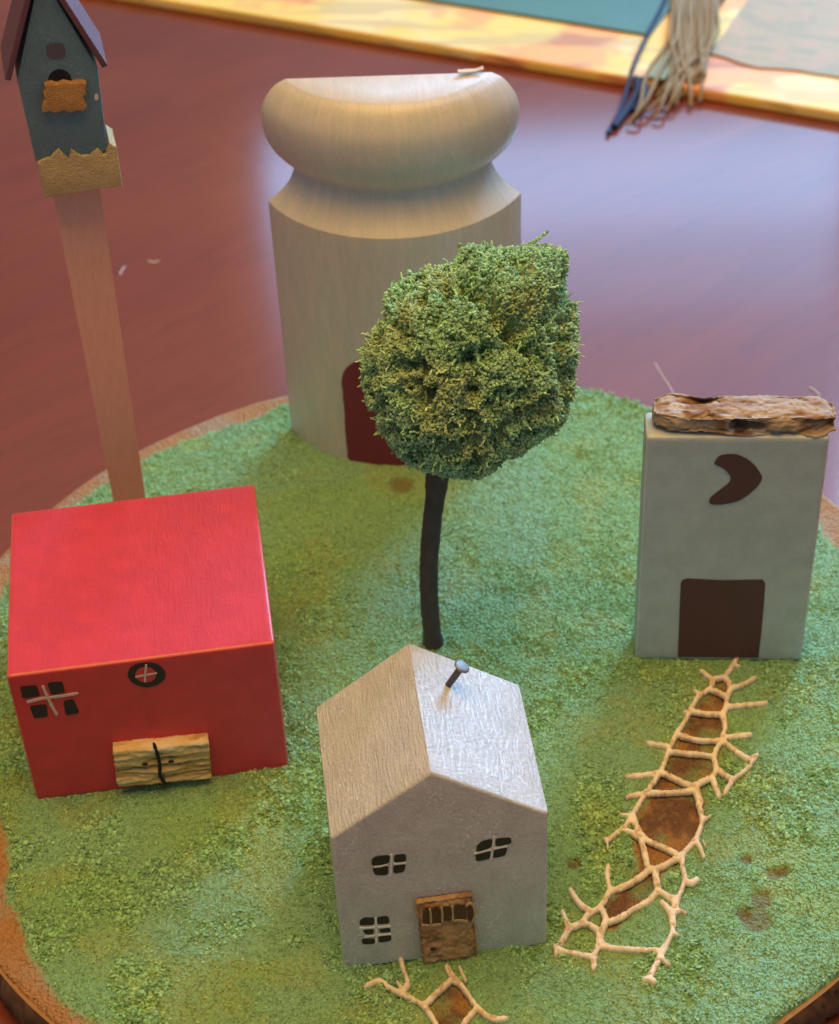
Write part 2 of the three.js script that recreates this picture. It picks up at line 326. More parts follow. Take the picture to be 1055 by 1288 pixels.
// ------------------------------------------------------------------ red house
const redTone = std({ color: rgb(0.68, 0.050, 0.074), map: paintTone, roughness: 0.36, bumpMap: strokeBump, bumpScale: 0.00005 });
const redBody = redTone.clone(); redBody.vertexColors = true;
{
  const [x, z, a, w, d, h] = [-0.2771 * U, -0.9037 * U, 0.1155, 0.1778 * U, 0.1712 * U, 0.1225 * U];
  const ex = V3(Math.cos(a), 0, -Math.sin(a)), ez = V3(Math.sin(a), 0, Math.cos(a));
  const p = V3(x, -0.0004, z).addScaledVector(ex, w / 2).addScaledVector(ez, -d / 2);
  const t = thing('red_house', 'red painted wooden block house with pale double door', 'model house', [p.x, p.y, p.z], a);
  part('body', sideUV(wornBox(w, h, d, 0.0007, [1, 1, 1], [1.2, 5, 1.9], 0.00042, 301), 0.03, true), redBody, t);
  const f = d / 2, at = (cx, cy, zz = f) => { const q = onLocal(t, cx / 3.517, 820 + cy / 3.517, zz); q.z = 0; return q; };
  const win = new THREE.Group(); win.name = 'window'; win.position.z = f + 0.00002; t.add(win);
  const dull = std({ color: rgb(0.022, 0.016, 0.022), roughness: 0.55 }), pinkish = std({ color: rgb(0.72, 0.55, 0.52), roughness: 0.6, map: paintTone });
  for (const q of [[[88, 152], [160, 146], [178, 192], [100, 205]], [[208, 135], [275, 130], [288, 178], [225, 188]], [[130, 238], [205, 230], [212, 285], [150, 292]], [[280, 215], [325, 208], [352, 268], [290, 280]]])
    part('pane', mark(softened(q.map(([u, v]) => at(u, v)), 0.12)), dull, win);
  part('crossbar', mark(strip([at(118, 221), at(180, 205), at(260, 195), at(346, 181)], 0.0003), 0.0002), pinkish, win);
  part('crossbar', mark(strip([at(188, 148), at(205, 185), at(228, 235), at(252, 277)], 0.0003), 0.00024), pinkish, win);
  const rw = new THREE.Group(); rw.name = 'round_window'; rw.position.z = f + 0.00002; t.add(rw);
  const oval = (cx, cy, rx, ry, n = 36) => [...Array(n)].map((_, i) => { const k = i / n * 6.2832, j = 1 + 0.06 * (noise2(Math.cos(k) * 2 + 7, Math.sin(k) * 2 + 7, 105) - 0.5); return at(cx + rx * j * Math.cos(k), cy + ry * j * Math.sin(k)); });
  part('ring', mark(oval(648, 99, 84, 55)), dull, rw);
  part('pane', mark(oval(644, 98, 46, 34), 0.0002), redTone, rw);
  part('crossbar', mark(strip([at(598, 108), at(640, 99), at(694, 90)], 0.0002), 0.00028), pinkish, rw);
  part('crossbar', mark(strip([at(646, 52), at(642, 90), at(640, 130)], 0.0002), 0.0003), pinkish, rw);
  // split pale wood slip as double door
  const td = 0.0026, c0 = at(505, 440, f + td), c1 = at(920, 398, f + td), c3 = at(520, 610, f + td), c4 = at(935, 552, f + td);
  const dw = ((c1.x - c0.x) + (c4.x - c3.x)) / 2, dh = ((c0.y - c3.y) + (c1.y - c4.y)) / 2, cx = (c0.x + c1.x + c3.x + c4.x) / 4;
  let dg = new THREE.BoxGeometry(dw, dh, td, 90, 46, 6);
  const ridge = (X, Y) => fbm2(X * 120, Y * 900 + 0.8 * noise2(X * 300, Y * 100, 111), 4, 110);
  dg = roughen(dg, (X, Y, Z, nx, ny, nz) => 0.0017 * (ridge(X, Y + Z * 0.7) - 0.5) * (0.4 + 0.6 * Math.abs(nz)) + 0.0003 * (noise3(X * 1800, Y * 1800, Z * 1800, 112) - 0.5));
  tint(dg, (X, Y, Z) => { const k = ridge(X, Y + Z * 0.7); let c = mix3([0.42, 0.24, 0.08], [0.74, 0.52, 0.23], smooth(0.30, 0.60, k)); c = mix3(c, [0.78, 0.66, 0.44], smooth(0.58, 0.72, k)); return mix3(c, [0.09, 0.05, 0.02], 0.8 * smooth(0.36, 0.26, k)); });
  const dy = Math.max(dh / 2 + 0.0004, (c0.y + c1.y + c3.y + c4.y) / 4), door = part('door', dg, std({ vertexColors: true, roughness: 0.8 }), t);
  door.position.set(cx, dy, f + td / 2); door.rotation.z = Math.atan2(c1.y - c0.y, c1.x - c0.x);
  const ink = std({ color: rgb(0.012, 0.009, 0.007), roughness: 0.8 });
  const dl = (u, v) => { const q = at(u, v, f + td); return V3(q.x - cx, q.y - dy, 0); };
  part('door_split', mark(strip([dl(672, 400), dl(690, 440), dl(706, 500), dl(710, 540), dl(740, 582)], 0.00034), 0.0005), ink, door).position.z = td / 2 + 0.0001;
  for (const [u, v] of [[640, 495], [755, 479]]) { const q = dl(u, v), k = part('door_knob', new THREE.SphereGeometry(0.0005, 10, 8), ink, door); k.position.set(q.x, q.y, td / 2 + 0.0003); k.scale.set(1.25, 0.8, 0.6); }
}

// ------------------------------------------------------------------ white cottage
const washed = std({ color: rgb(0.735, 0.765, 0.785), map: scuffTone, roughness: 0.42, bumpMap: strokeBump, bumpScale: 0.00022 });
{
  const [x, z, a, w, d, e, pk, pf] = [-0.0618 * U, -0.7485 * U, 0.0908, 0.1310 * U, 0.1113 * U, 0.1264 * U, 0.1740 * U, 0.4712];
  const ex = V3(Math.cos(a), 0, -Math.sin(a)), ez = V3(Math.sin(a), 0, Math.cos(a));
  const p = V3(x, -0.0004, z).addScaledVector(ex, w / 2).addScaledVector(ez, -d / 2);
  const t = thing('white_cottage', 'whitewashed gabled block cottage with brown door and nail chimney', 'model house', [p.x, p.y, p.z], a);
  const bv = 0.0007, s = new THREE.Shape([[-w / 2 + bv, bv], [w / 2 - bv, bv], [w / 2 - bv, e - bv * 0.5], [(pf - 0.5) * w, pk - bv * 1.15], [-w / 2 + bv, e - bv * 0.5]].map(([u, v]) => new THREE.Vector2(u, v)));
  let g = new THREE.ExtrudeGeometry(s, { depth: d - 2 * bv, bevelEnabled: true, bevelThickness: bv, bevelSize: bv, bevelSegments: 4 });
  g.translate(0, 0, -d / 2 + bv); g.deleteAttribute('normal'); g.deleteAttribute('uv'); g = crease(mergeVertices(g, 1e-6), 0.5);
  part('body', sideUV(g, 0.026, true), washed, t);
  const f = d / 2, at = (cx, cy, zz = f) => { const q = onLocal(t, 400 + cx / 3.297, 1050 + cy / 3.297, zz); q.z = 0; return q; };
  const windows = [
    { panes: [[[222, 100], [240, 88], [298, 82], [294, 118], [222, 128]], [[224, 136], [292, 126], [290, 165], [236, 166]], [[315, 82], [362, 78], [366, 108], [314, 114]], [[312, 125], [364, 120], [356, 152], [312, 160]]], bars: [[[304, 78], [303, 120], [299, 172]], [[231, 131], [262, 127], [288, 120]], [[313, 120], [340, 117], [364, 114]]] },
    { panes: [[[658, 45], [680, 25], [722, 14], [718, 52], [655, 72]], [[735, 14], [800, 10], [801, 35], [735, 48]], [[652, 80], [715, 65], [712, 98], [655, 110]], [[727, 62], [787, 50], [775, 85], [724, 96]]], bars: [[[730, 6], [724, 50], [716, 102]], [[648, 76], [720, 58], [788, 44]]] },
    { panes: [[[172, 355], [190, 342], [232, 342], [232, 372], [172, 375]], [[245, 340], [290, 335], [298, 365], [245, 370]], [[184, 395], [230, 390], [230, 410], [198, 412]], [[252, 392], [298, 385], [300, 402], [258, 405]], [[180, 430], [236, 430], [236, 450], [184, 453]], [[250, 420], [303, 415], [303, 438], [252, 446]]], bars: [[[170, 386], [230, 382], [300, 377]], [[192, 421], [250, 414], [302, 409]], [[238, 342], [241, 395], [240, 452]]] },
  ];
  for (const k of windows) {
    const win = new THREE.Group(); win.name = 'window'; win.position.z = f + 0.00002; t.add(win);
    for (const q of k.panes) part('pane', mark(softened(q.map(([u, v]) => at(u, v)), 0.2)), blackPaint, win);
    for (const q of k.bars) part('glazing_bar', mark(strip(q.map(([u, v]) => at(u, v)), 0.00019), 0.0002), whitePaint, win);
  }
  // door: baked brown slip with a row of small arched lights
  const td = 0.0016, q0 = at(420, 300, f + td), q1 = at(655, 275, f + td), q2 = at(648, 540, f + td), q3 = at(425, 556, f + td);
  const dw = (q1.x - q0.x + q2.x - q3.x) / 2, dh = (q0.y - q3.y + q1.y - q2.y) / 2, cx = (q0.x + q1.x + q2.x + q3.x) / 4, cy = Math.max(dh / 2 + 0.0002, (q0.y + q1.y + q2.y + q3.y) / 4);
  let dg = roughen(new RoundedBoxGeometry(dw, dh, td, 6, 0.0004), () => 0);
  dg = new THREE.BoxGeometry(dw, dh, td, 60, 64, 4);
  dg = roughen(dg, (X, Y, Z, nx, ny, nz) => 0.0006 * (fbm3(X * 700, Y * 700, Z * 700, 3, 121) - 0.5) + 0.0003 * (noise3(X * 2300, Y * 2300, Z * 2300, 126) - 0.5) - (nz > 0.5 ? 0.0007 * smooth(0.60, 0.72, noise2(X * 420 + 3, Y * 420, 122)) * 0.5 : 0) - 0.0004 * smooth(0.42, 0.5, Math.max(Math.abs(X) / dw, Math.abs(Y) / dh)) * Math.abs(nz));
  tint(dg, (X, Y, Z) => mix3(mix3([0.30, 0.15, 0.06], [0.50, 0.30, 0.14], smooth(0.3, 0.65, fbm3(X * 500, Y * 500, Z * 500, 3, 124))), [0.48, 0.33, 0.18], 0.8 * smooth(0.62, 0.78, noise3(X * 1300, Y * 1300, Z * 1300, 125))));
  const door = part('door', dg, std({ vertexColors: true, roughness: 0.75 }), t);
  door.position.set(cx, cy, f + td / 2); door.rotation.z = 0.03;
  const dl = (u, v) => { const q = at(u, v, f + td); return V3(q.x - cx, q.y - cy, 0); };
  const darkGlass = std({ color: rgb(0.07, 0.03, 0.017), roughness: 0.45 }), rim = std({ color: rgb(0.5, 0.36, 0.2), roughness: 0.7, map: paintTone });
  for (const [l, r, tp, bt] of [[437, 466, 305, 362], [472, 514, 300, 360], [520, 552, 292, 352], [568, 616, 287, 346], [626, 647, 287, 355]]) {
    const m = (l + r) / 2, pts = [dl(l, bt), dl(r, bt), dl(r, tp + 16), dl(r - 5, tp + 5), dl(m, tp), dl(l + 5, tp + 5), dl(l, tp + 16)];
    part('door_light', mark(pts, 0.0002), darkGlass, door).position.z = td / 2 + 0.00005;
  }
  for (const q of [[[468, 300], [470, 330], [469, 362]], [[517, 296], [518, 325], [516, 356]], [[560, 288], [562, 318], [560, 350]], [[562, 350], [590, 349], [622, 356]], [[432, 366], [470, 368], [512, 364]], [[618, 290], [634, 280], [650, 296], [652, 330], [640, 358]]])
    part('door_rib', mark(strip(q.map(([u, v]) => dl(u, v)), 0.0002), 0.00045), rim, door).position.z = td / 2 + 0.00004;
  { const q = dl(475, 470), k = part('door_knob', new THREE.SphereGeometry(0.0006, 12, 8), std({ color: rgb(0.015, 0.01, 0.008), roughness: 0.5 }), door); k.position.set(q.x, q.y, td / 2 + 0.00015); k.scale.set(1, 0.7, 0.5); }
  // nail chimney on the slope toward the outhouse
  t.updateMatrixWorld();
  const A = t.localToWorld(V3((pf - 0.5) * w, pk, 0)), nl = V3(pk - e, w * (1 - pf), 0).normalize(), nw = nl.clone().applyQuaternion(t.quaternion);
  const foot = t.worldToLocal(onPlane(563.5, 862, A, nw)), axis = V3(nl.x * 0.85, nl.y, 0.02).normalize(), len = 0.0050;
  const nail = new THREE.Group(); nail.name = 'chimney'; nail.position.copy(foot); nail.quaternion.setFromUnitVectors(V3(0, 1, 0), axis); t.add(nail);
  part('shaft', new THREE.CylinderGeometry(0.00068, 0.00062, len + 0.002, 18).translate(0, len / 2 - 0.001, 0), std({ color: rgb(0.10, 0.085, 0.085), metalness: 0.85, roughness: 0.42 }), nail);
  part('head', new THREE.LatheGeometry([[0, 0.0007], [0.0011, 0.00066], [0.00145, 0.0005], [0.00155, 0.0003], [0.0015, 0.0001], [0.0008, 0]].map(([r, y]) => new THREE.Vector2(r, y)), 28).translate(0, len, 0), std({ color: rgb(0.25, 0.245, 0.245), metalness: 0.6, roughness: 0.55 }), nail);
}

// ------------------------------------------------------------------ grey outhouse
const greyPaint = std({ vertexColors: true, color: rgb(0.46, 0.54, 0.58), map: paintTone, roughness: 0.5, bumpMap: grainBump, bumpScale: 0.00006 });
{
  const [x, z, a, w, h] = [0.1549 * U, -1.0157 * U, -0.0819, 0.1231 * U, 0.2104 * U], d = 0.0088;
  const ex = V3(Math.cos(a), 0, -Math.sin(a)), ez = V3(Math.sin(a), 0, Math.cos(a));
  const p = V3(x, -0.0004, z).addScaledVector(ex, w / 2).addScaledVector(ez, -d / 2);
  const t = thing('outhouse', 'tall grey painted wooden outhouse with bark roof and crescent moon', 'model house', [p.x, p.y, p.z], a);
  part('body', sideUV(wornBox(w, h, d, 0.0011, [1, 1, 1], [1.7, 1.45, 1.2], 0.0005, 311), 0.03), greyPaint, t);
  const f = d / 2, at = (cx, cy, zz = f) => { const q = onLocal(t, 770 + cx / 3.39, 480 + cy / 3.39, zz); q.z = 0; return q; };
  const umber = std({ color: rgb(0.095, 0.040, 0.044), roughness: 0.6, map: paintTone });
  const moon = new THREE.CatmullRomCurve3([[436, 345], [462, 314], [530, 310], [590, 340], [630, 388], [636, 418], [602, 462], [540, 505], [470, 521], [418, 519], [418, 495], [455, 463], [497, 430], [503, 402], [475, 370], [445, 355]].map(([u, v]) => at(u, v)), true, 'catmullrom', 0.5).getPoints(90).slice(0, -1);
  part('moon', mark(moon), umber, t).position.z = f + 0.00006;
  const dp = [[292, 856], [300, 845], [318, 838], [470, 846], [640, 843], [652, 858], [645, 960], [634, 1080], [622, 1182], [450, 1184], [279, 1182], [284, 1060], [288, 940]].map(([u, v]) => at(u, v));
  dp.forEach((q) => { q.y = Math.max(q.y, 0.0013); });
  part('door', mark(dp), umber, t).position.z = f + 0.00006;
  // bark slip as roof
  const bw = 0.0362, bh = 0.0044, bd = 0.0080;
  let g = new THREE.BoxGeometry(bw, bh, bd, 150, 26, 44);
  const ridge = (X, Y, Z) => fbm3(X * 130 + 4, Y * 420, Z * 420 + 0.6 * noise2(X * 200, Y * 90, 131), 4, 132);
  g = roughen(g, (X, Y, Z, nx, ny, nz) => { const r = ridge(X, Y, Z); return -0.0004 + 0.0016 * (noise3(X * 110 + 2, Y * 160, Z * 160, 137) - 0.5) + 0.0042 * (r - 0.5) * (0.35 + 0.65 * Math.abs(nz)) - 0.0011 * smooth(0.44, 0.34, r) * Math.max(0.2, nz) + 0.0004 * (noise3(X * 1500, Y * 1500, Z * 1500, 133) - 0.5) - 0.0009 * smooth(0.40, 0.5, Math.abs(Y) / bh) * Math.abs(nz) - 0.0009 * smooth(0.46, 0.5, Math.abs(X) / bw) * (Math.abs(ny)); });
  tint(g, (X, Y, Z) => { const r = ridge(X, Y, Z), k = fbm3(X * 300, Y * 500, Z * 500, 3, 134); let c = mix3([0.24, 0.115, 0.05], [0.42, 0.31, 0.21], smooth(0.40, 0.62, r)); c = mix3(c, [0.55, 0.47, 0.39], smooth(0.52, 0.70, k) * 0.85); return mix3(c, [0.05, 0.025, 0.014], smooth(0.42, 0.34, r) * 0.85); });
  { const p = g.attributes.position; for (let i = 0; i < p.count; i++) { const X = p.getX(i), k = Math.abs(X) / (bw / 2), end = smooth(0.80, 1.0, k), wav = 0.0011 * (noise2(X * 95, 4, 138) - 0.5); p.setY(i, p.getY(i) * (1 - 0.35 * end) + wav * (p.getY(i) > 0 ? 1.4 : 0.2)); p.setZ(i, p.getZ(i) * (1 - 0.3 * end) + 0.0016 * (noise2(X * 120 + 9, p.getY(i) * 200, 139) - 0.5)); } g.computeVertexNormals(); }
  const bark = part('bark_roof', g, std({ vertexColors: true, roughness: 0.85 }), t);
  const m0 = onLocal(t, 938, 528, f); bark.position.set(m0.x, h + bh * 0.44, 0); bark.rotation.z = -0.012;
}

// ------------------------------------------------------------------ tower: split turned post
{
  const [ax, az, ang, cut] = [-0.0067 * U, -1.3602 * U, -0.0297, 0.0487 * U];
  const t = thing('tower', 'pale turned wooden tower with round cap and dark red door', 'model tower', [ax, -0.0004, az], ang);
  const key = [[0.1104, 0], [0.1104, 0.08], [0.1106, 0.16], [0.1108, 0.2275]].map(([r, y]) => [r * U, y * U]);
  const arc = (pts, n) => new THREE.CatmullRomCurve3(pts.map(([r, y]) => V3(r * U, y * U, 0))).getPoints(n).map((p) => [p.x, p.y]);
  const top = [...arc([[0.1106, 0.2302], [0.1040, 0.2368], [0.0980, 0.2438], [0.0935, 0.2515], [0.0910, 0.2590]], 30), ...arc([[0.0912, 0.2596], [0.0965, 0.2650], [0.1030, 0.2738], [0.1080, 0.2860], [0.1098, 0.3005], [0.1086, 0.3125], [0.1040, 0.3230], [0.0985, 0.3302], [0.0930, 0.3340]], 46)];   // cove, crease, round cap
  const rows = [];
  for (let i = 0; i < key.length - 1; i++) for (let k = 0; k < 12; k++) rows.push([key[i][0] + (key[i + 1][0] - key[i][0]) * k / 12, key[i][1] + (key[i + 1][1] - key[i][1]) * k / 12]);
  rows.push(key[3], ...top, [0.0915 * U, 0.3348 * U]);
  const n = 90, pos = [], idx = [], uv = [];
  rows.forEach(([r, y], i) => {
    const half = Math.acos(cut / r);
    for (let k = 0; k <= n; k++) {
      const a = (k / n * 2 - 1) * half, wob = 0.00010 * (noise2(a * 30, y * 60, 141) - 0.5), q = r + wob; pos.push(q * Math.sin(a), y, Math.max(cut, q * Math.cos(a))); uv.push(a * 0.033 / 0.03, y / 0.03);
    }
    if (i) for (let k = 0; k < n; k++) { const A = (i - 1) * (n + 1) + k, B = A + 1, C = A + n + 1, D = C + 1; idx.push(A, B, C, B, D, C); }
  });
  const last = (rows.length - 1) * (n + 1);
  const mid = pos.length / 3; pos.push(0, rows[rows.length - 1][1], cut + 0.008); uv.push(0, 0.1 / 0.03);
  for (let k = 0; k < n; k++) idx.push(last + k, last + k + 1, mid);
  idx.push(last + n, last, mid);
  for (let i = 1; i < rows.length; i++) { const A = (i - 1) * (n + 1), B = A + n, C = i * (n + 1), D = C + n; idx.push(A, C, B, B, C, D); }   // sawn back
  let g = new THREE.BufferGeometry(); g.setAttribute('position', new THREE.Float32BufferAttribute(pos, 3)); g.setAttribute('uv', new THREE.Float32BufferAttribute(uv, 2)); g.setIndex(idx);
  g = crease(g, 0.55);
  const gp = g.attributes.position, gu = g.attributes.uv;
  for (let i = 0; i < gp.count; i++) if (gp.getY(i) > 0.3347 * U) gu.setXY(i, gp.getX(i) / 0.03, gp.getZ(i) / 0.03);
  part('body', g, phys({ color: rgb(0.70, 0.655, 0.58), map: streakTone, roughness: 0.42, bumpMap: strokeBump, bumpScale: 0.00005, clearcoat: 0.3, clearcoatRoughness: 0.3 }), t);
  // painted arched door, wrapped round the shaft
  const c0 = -0.135, hw = 0.315, yTop = 0.120 * U, yS = 0.088 * U, dp = [], di = [], nu = 24, nv = 40;
  for (let j = 0; j <= nv; j++) {
    const y = 0.0004 + (yTop - 0.0004) * j / nv, k = y < yS ? 1 : Math.sqrt(Math.max(0, 1 - ((y - yS) / (yTop - yS)) ** 2));
    for (let i = 0; i <= nu; i++) { const e = (i / nu * 2 - 1) * (hw * k * (1 + 0.03 * (noise2(y * 700, 3, 143) - 0.5)) + 0.002), a = c0 + e, r = 0.1106 * U + 0.00015; dp.push(r * Math.sin(a), y, r * Math.cos(a)); }
    if (j) for (let i = 0; i < nu; i++) { const A = (j - 1) * (nu + 1) + i, B = A + 1, C = A + nu + 1, D = C + 1; di.push(A, B, C, B, D, C); }
  }
  const dg = new THREE.BufferGeometry(); dg.setAttribute('position', new THREE.Float32BufferAttribute(dp, 3)); dg.setIndex(di); dg.computeVertexNormals();
  part('door', dg, std({ color: rgb(0.20, 0.020, 0.042), roughness: 0.5 }), t);
  // lifted splinter on the cap
  const sp = [], c = V3(0.062 * U, 0.3350 * U, cut + 0.0006);
  const sg = roughen(new THREE.BoxGeometry(0.0058, 0.0005, 0.0014, 16, 4, 6), (X, Y, Z) => 0.0003 * (noise3(X * 900, Y * 900, Z * 900, 145) - 0.5));
  { const p = sg.attributes.position; for (let i = 0; i < p.count; i++) { const X = p.getX(i); p.setY(i, p.getY(i) * (1 - 0.5 * Math.abs(X) / 0.0026) + 0.0006 + 70 * X * X * (X > 0 ? 1 : 0.6)); } sg.computeVertexNormals(); }
  const s = part('splinter', sg, std({ color: rgb(0.62, 0.52, 0.38), roughness: 0.7 }), t); s.position.copy(c); s.rotation.y = 0.15;
}

// ------------------------------------------------------------------ tree
{
  const foot = onGround(545, 809), t = thing('tree', 'round topped model tree with mossy crown on thin dark trunk', 'model tree', [foot.x, -0.0006, foot.z]);
  const fp = V3(0, 0, foot.z), nz = V3(0, 0, 1), L = (px, py, dz = 0) => onPlane(px, py, V3(0, 0, foot.z + dz), nz).sub(t.position);
  const pts = [L(545, 812), L(541, 770), L(539, 715), L(543, 660), L(549, 612), L(556, 560)].map((p, i) => { p.z = 0.0004 * Math.sin(i); return p; }); pts[0].y = -0.0004; pts.push(L(575, 500));
  const curve = new THREE.CatmullRomCurve3(pts), n = 90, m = 20, P = [], I = [], fr = curve.computeFrenetFrames(n, false);
  for (let i = 0; i <= n; i++) {
    const c = curve.getPointAt(i / n), s = i / n, r0 = 0.00205 + 0.0004 * smooth(0.08, 0, s) + 0.0005 * smooth(0.55, 0.75, s);
    for (let k = 0; k < m; k++) { const a = k / m * 6.2832, r = r0 * (1 + 0.22 * (fbm3(Math.cos(a) * 1.6 + 5, c.y * 700, Math.sin(a) * 1.6 + 5, 3, 151) - 0.5)); const q = c.clone().addScaledVector(fr.normals[i], r * Math.cos(a)).addScaledVector(fr.binormals[i], r * Math.sin(a)); P.push(q.x, q.y, q.z); }
    if (i) for (let k = 0; k < m; k++) { const A = (i - 1) * m + k, B = (i - 1) * m + (k + 1) % m, C = i * m + k, D = i * m + (k + 1) % m; I.push(A, C, B, B, C, D); }
  }
  const tg = new THREE.BufferGeometry(); tg.setAttribute('position', new THREE.Float32BufferAttribute(P, 3)); tg.setIndex(I); tg.computeVertexNormals();
  part('trunk', tint(tg, (X, Y, Z) => mix3([0.045, 0.033, 0.030], [0.11, 0.08, 0.07], fbm3(X * 900, Y * 500, Z * 900, 3, 152))), std({ vertexColors: true, roughness: 0.75 }), t);

  // crown: lumpy ball of moss; outline, then thousands of nubs and short sprigs
  const C = L(590, 452, 0.0), view = C.clone().add(t.position).sub(EYE).normalize(), bx = RT.clone().addScaledVector(view, -RT.dot(view)).normalize(), by = bx.clone().cross(view).normalize(), Lv = (x, y) => onPlane(x, y, C.clone().add(t.position), view).sub(t.position).sub(C), outline = [[728, 400], [725, 350], [715, 318], [690, 305], [660, 308], [625, 312], [588, 306], [572, 328], [535, 340], [505, 352], [478, 368], [476, 400], [462, 425], [452, 470], [462, 515], [480, 550], [505, 580], [540, 596], [575, 603], [605, 604], [640, 585], [672, 560], [705, 540], [720, 515], [724, 470], [730, 435]]
    .map(([x, y]) => { const p = Lv(x, y), u = p.dot(bx), w = p.dot(by); return [Math.atan2(w, u), Math.hypot(u, w)]; }).sort((a, b) => a[0] - b[0]);
  const rim = (a) => { let i = outline.findIndex((o) => o[0] > a); const hi = outline[i < 0 ? 0 : i], lo = outline[i <= 0 ? outline.length - 1 : i - 1]; const a1 = hi[0] + (i < 0 ? 6.28319 : 0), a0 = lo[0] - (i === 0 ? 6.28319 : 0); return lo[1] + (hi[1] - lo[1]) * clamp((a - a0) / (a1 - a0), 0, 1); };
  const mean = outline.reduce((s, o) => s + o[1], 0) / outline.length;
  const shellR = (d) => { const u = d.dot(bx), w = d.dot(by), flat = Math.hypot(u, w), edge = rim(Math.atan2(w, u)); return (mean * 0.97 + (edge - mean * 0.97) * smooth(0.35, 1, flat)) * 0.975; };
  const hollow = (d) => { const q = 3.6, a = fbm3(d.x * q + 9, d.y * q + 9, d.z * q + 9, 3, 161), rdg = 1 - Math.abs(2 * fbm3(d.x * 4.6 + 2, d.y * 4.6 + 2, d.z * 4.6 + 2, 3, 162) - 1); return 0.55 * a + 0.45 * rdg; };
  const nubs = [], ico = new THREE.IcosahedronGeometry(1, 0), out = { p: [], n: [], c: [] };
  const core = new THREE.IcosahedronGeometry(1, 24); { const p = core.attributes.position, d = V3(); for (let i = 0; i < p.count; i++) { d.fromBufferAttribute(p, i).normalize(); const r = shellR(d) * (0.60 + 0.35 * smooth(0.38, 0.72, hollow(d))); p.setXYZ(i, d.x * r, d.y * r, d.z * r); } }
  let cg = mergeVertices((core.deleteAttribute('uv'), core.deleteAttribute('normal'), core), 1e-7); cg.computeVertexNormals();
  cg = tint(cg, (X, Y, Z) => mix3([0.27, 0.42, 0.21], [0.38, 0.36, 0.14], noise3(X * 1500, Y * 1500, Z * 1500, 163))).toNonIndexed();
  const ip = ico.attributes.position, inn = ico.attributes.normal, M = new THREE.Matrix4(), q = new THREE.Quaternion(), NM = new THREE.Matrix3(), v = V3();
  const nub = (pos, s, stretch, dir, col) => {
    q.setFromUnitVectors(V3(0, 1, 0), dir); M.compose(pos, q, V3(s, s * stretch, s)); NM.getNormalMatrix(M);
    for (let i = 0; i < ip.count; i++) { v.fromBufferAttribute(ip, i).applyMatrix4(M); out.p.push(v.x, v.y, v.z); v.fromBufferAttribute(inn, i).applyMatrix3(NM).normalize(); out.n.push(v.x, v.y, v.z); out.c.push(...col); }
  };
  const randDir = () => { const z = rnd() * 2 - 1, a = rnd() * 6.2832, r = Math.sqrt(1 - z * z); return V3(r * Math.cos(a), r * Math.sin(a), z); };
  const shade = (d, k) => { const y = smooth(0.40, 0.68, fbm3(d.x * 3 + 4, d.y * 3 + 4, d.z * 3 + 4, 2, 165)); let c = mix3([0.29, 0.49, 0.26], [0.40, 0.40, 0.17], 0.55 * y * (0.4 + 0.6 * k)); const w = 0.55 + 0.95 * rnd(); return [c[0] * w, c[1] * w, c[2] * w]; };
  for (let i = 0; i < 56000; i++) {
    const d = randDir(), hl = hollow(d), keep = rnd(), depth = rnd();
    if (keep > 0.55 + 0.7 * smooth(0.40, 0.70, hl)) continue;
    const r = shellR(d) * (0.62 + 0.36 * smooth(0.38, 0.72, hl) + 0.035 * depth), jit = randDir();
    nub(d.clone().multiplyScalar(r), 0.00016 + 0.00020 * rnd(), 1 + 0.9 * rnd(), d.clone().addScaledVector(jit, 0.9).normalize(), shade(d, rnd()));
  }
  for (let i = 0; i < 2200; i++) {           // short crooked sprigs that stand out of the ball
    let d = randDir(); const hl = hollow(d); if (hl < 0.5 && rnd() < 0.6) continue;
    let pos = d.clone().multiplyScalar(shellR(d) * (0.70 + 0.27 * smooth(0.38, 0.72, hl))), go = d.clone().addScaledVector(randDir(), 0.7).normalize(), col = shade(d, 1);
    const steps = 3 + Math.floor(rnd() * 5);
    for (let k = 0; k < steps; k++) { nub(pos, 0.0002 - 0.00001 * k + 0.0001 * rnd(), 1.5, go, [col[0] * (1 + 0.08 * k), col[1] * (1 + 0.08 * k), col[2] * (1 + 0.05 * k)]); pos = pos.clone().addScaledVector(go, 0.00042); go.addScaledVector(randDir(), 0.5).normalize(); }
  }
  const sprig = (pixels, s) => { const cv = new THREE.CatmullRomCurve3(pixels.map(([x, y]) => Lv(x, y))); for (let k = 0; k <= 60; k++) { const p = cv.getPointAt(k / 60); nub(p.clone().addScaledVector(randDir(), 0.0004 * (1 - 0.6 * k / 60)), s * (0.8 + 0.6 * rnd()) * (1 - 0.35 * k / 60), 1.3, randDir(), shade(V3(0, 1, 0), 0.3)); } };
  sprig([[645, 340], [658, 315], [672, 304], [688, 292]], 0.00036); sprig([[585, 340], [580, 322], [578, 306]], 0.00042); sprig([[590, 335], [600, 318], [610, 312]], 0.0004); sprig([[530, 362], [528, 345], [531, 337]], 0.0003);
  const ng = new THREE.BufferGeometry(); ng.setAttribute('position', new THREE.Float32BufferAttribute(out.p, 3)); ng.setAttribute('normal', new THREE.Float32BufferAttribute(out.n, 3)); ng.setAttribute('color', new THREE.Float32BufferAttribute(out.c, 3));
  const crown = part('crown', mergeGeometries([cg, ng]), std({ vertexColors: true, roughness: 0.9 }), t); crown.position.copy(C);
}

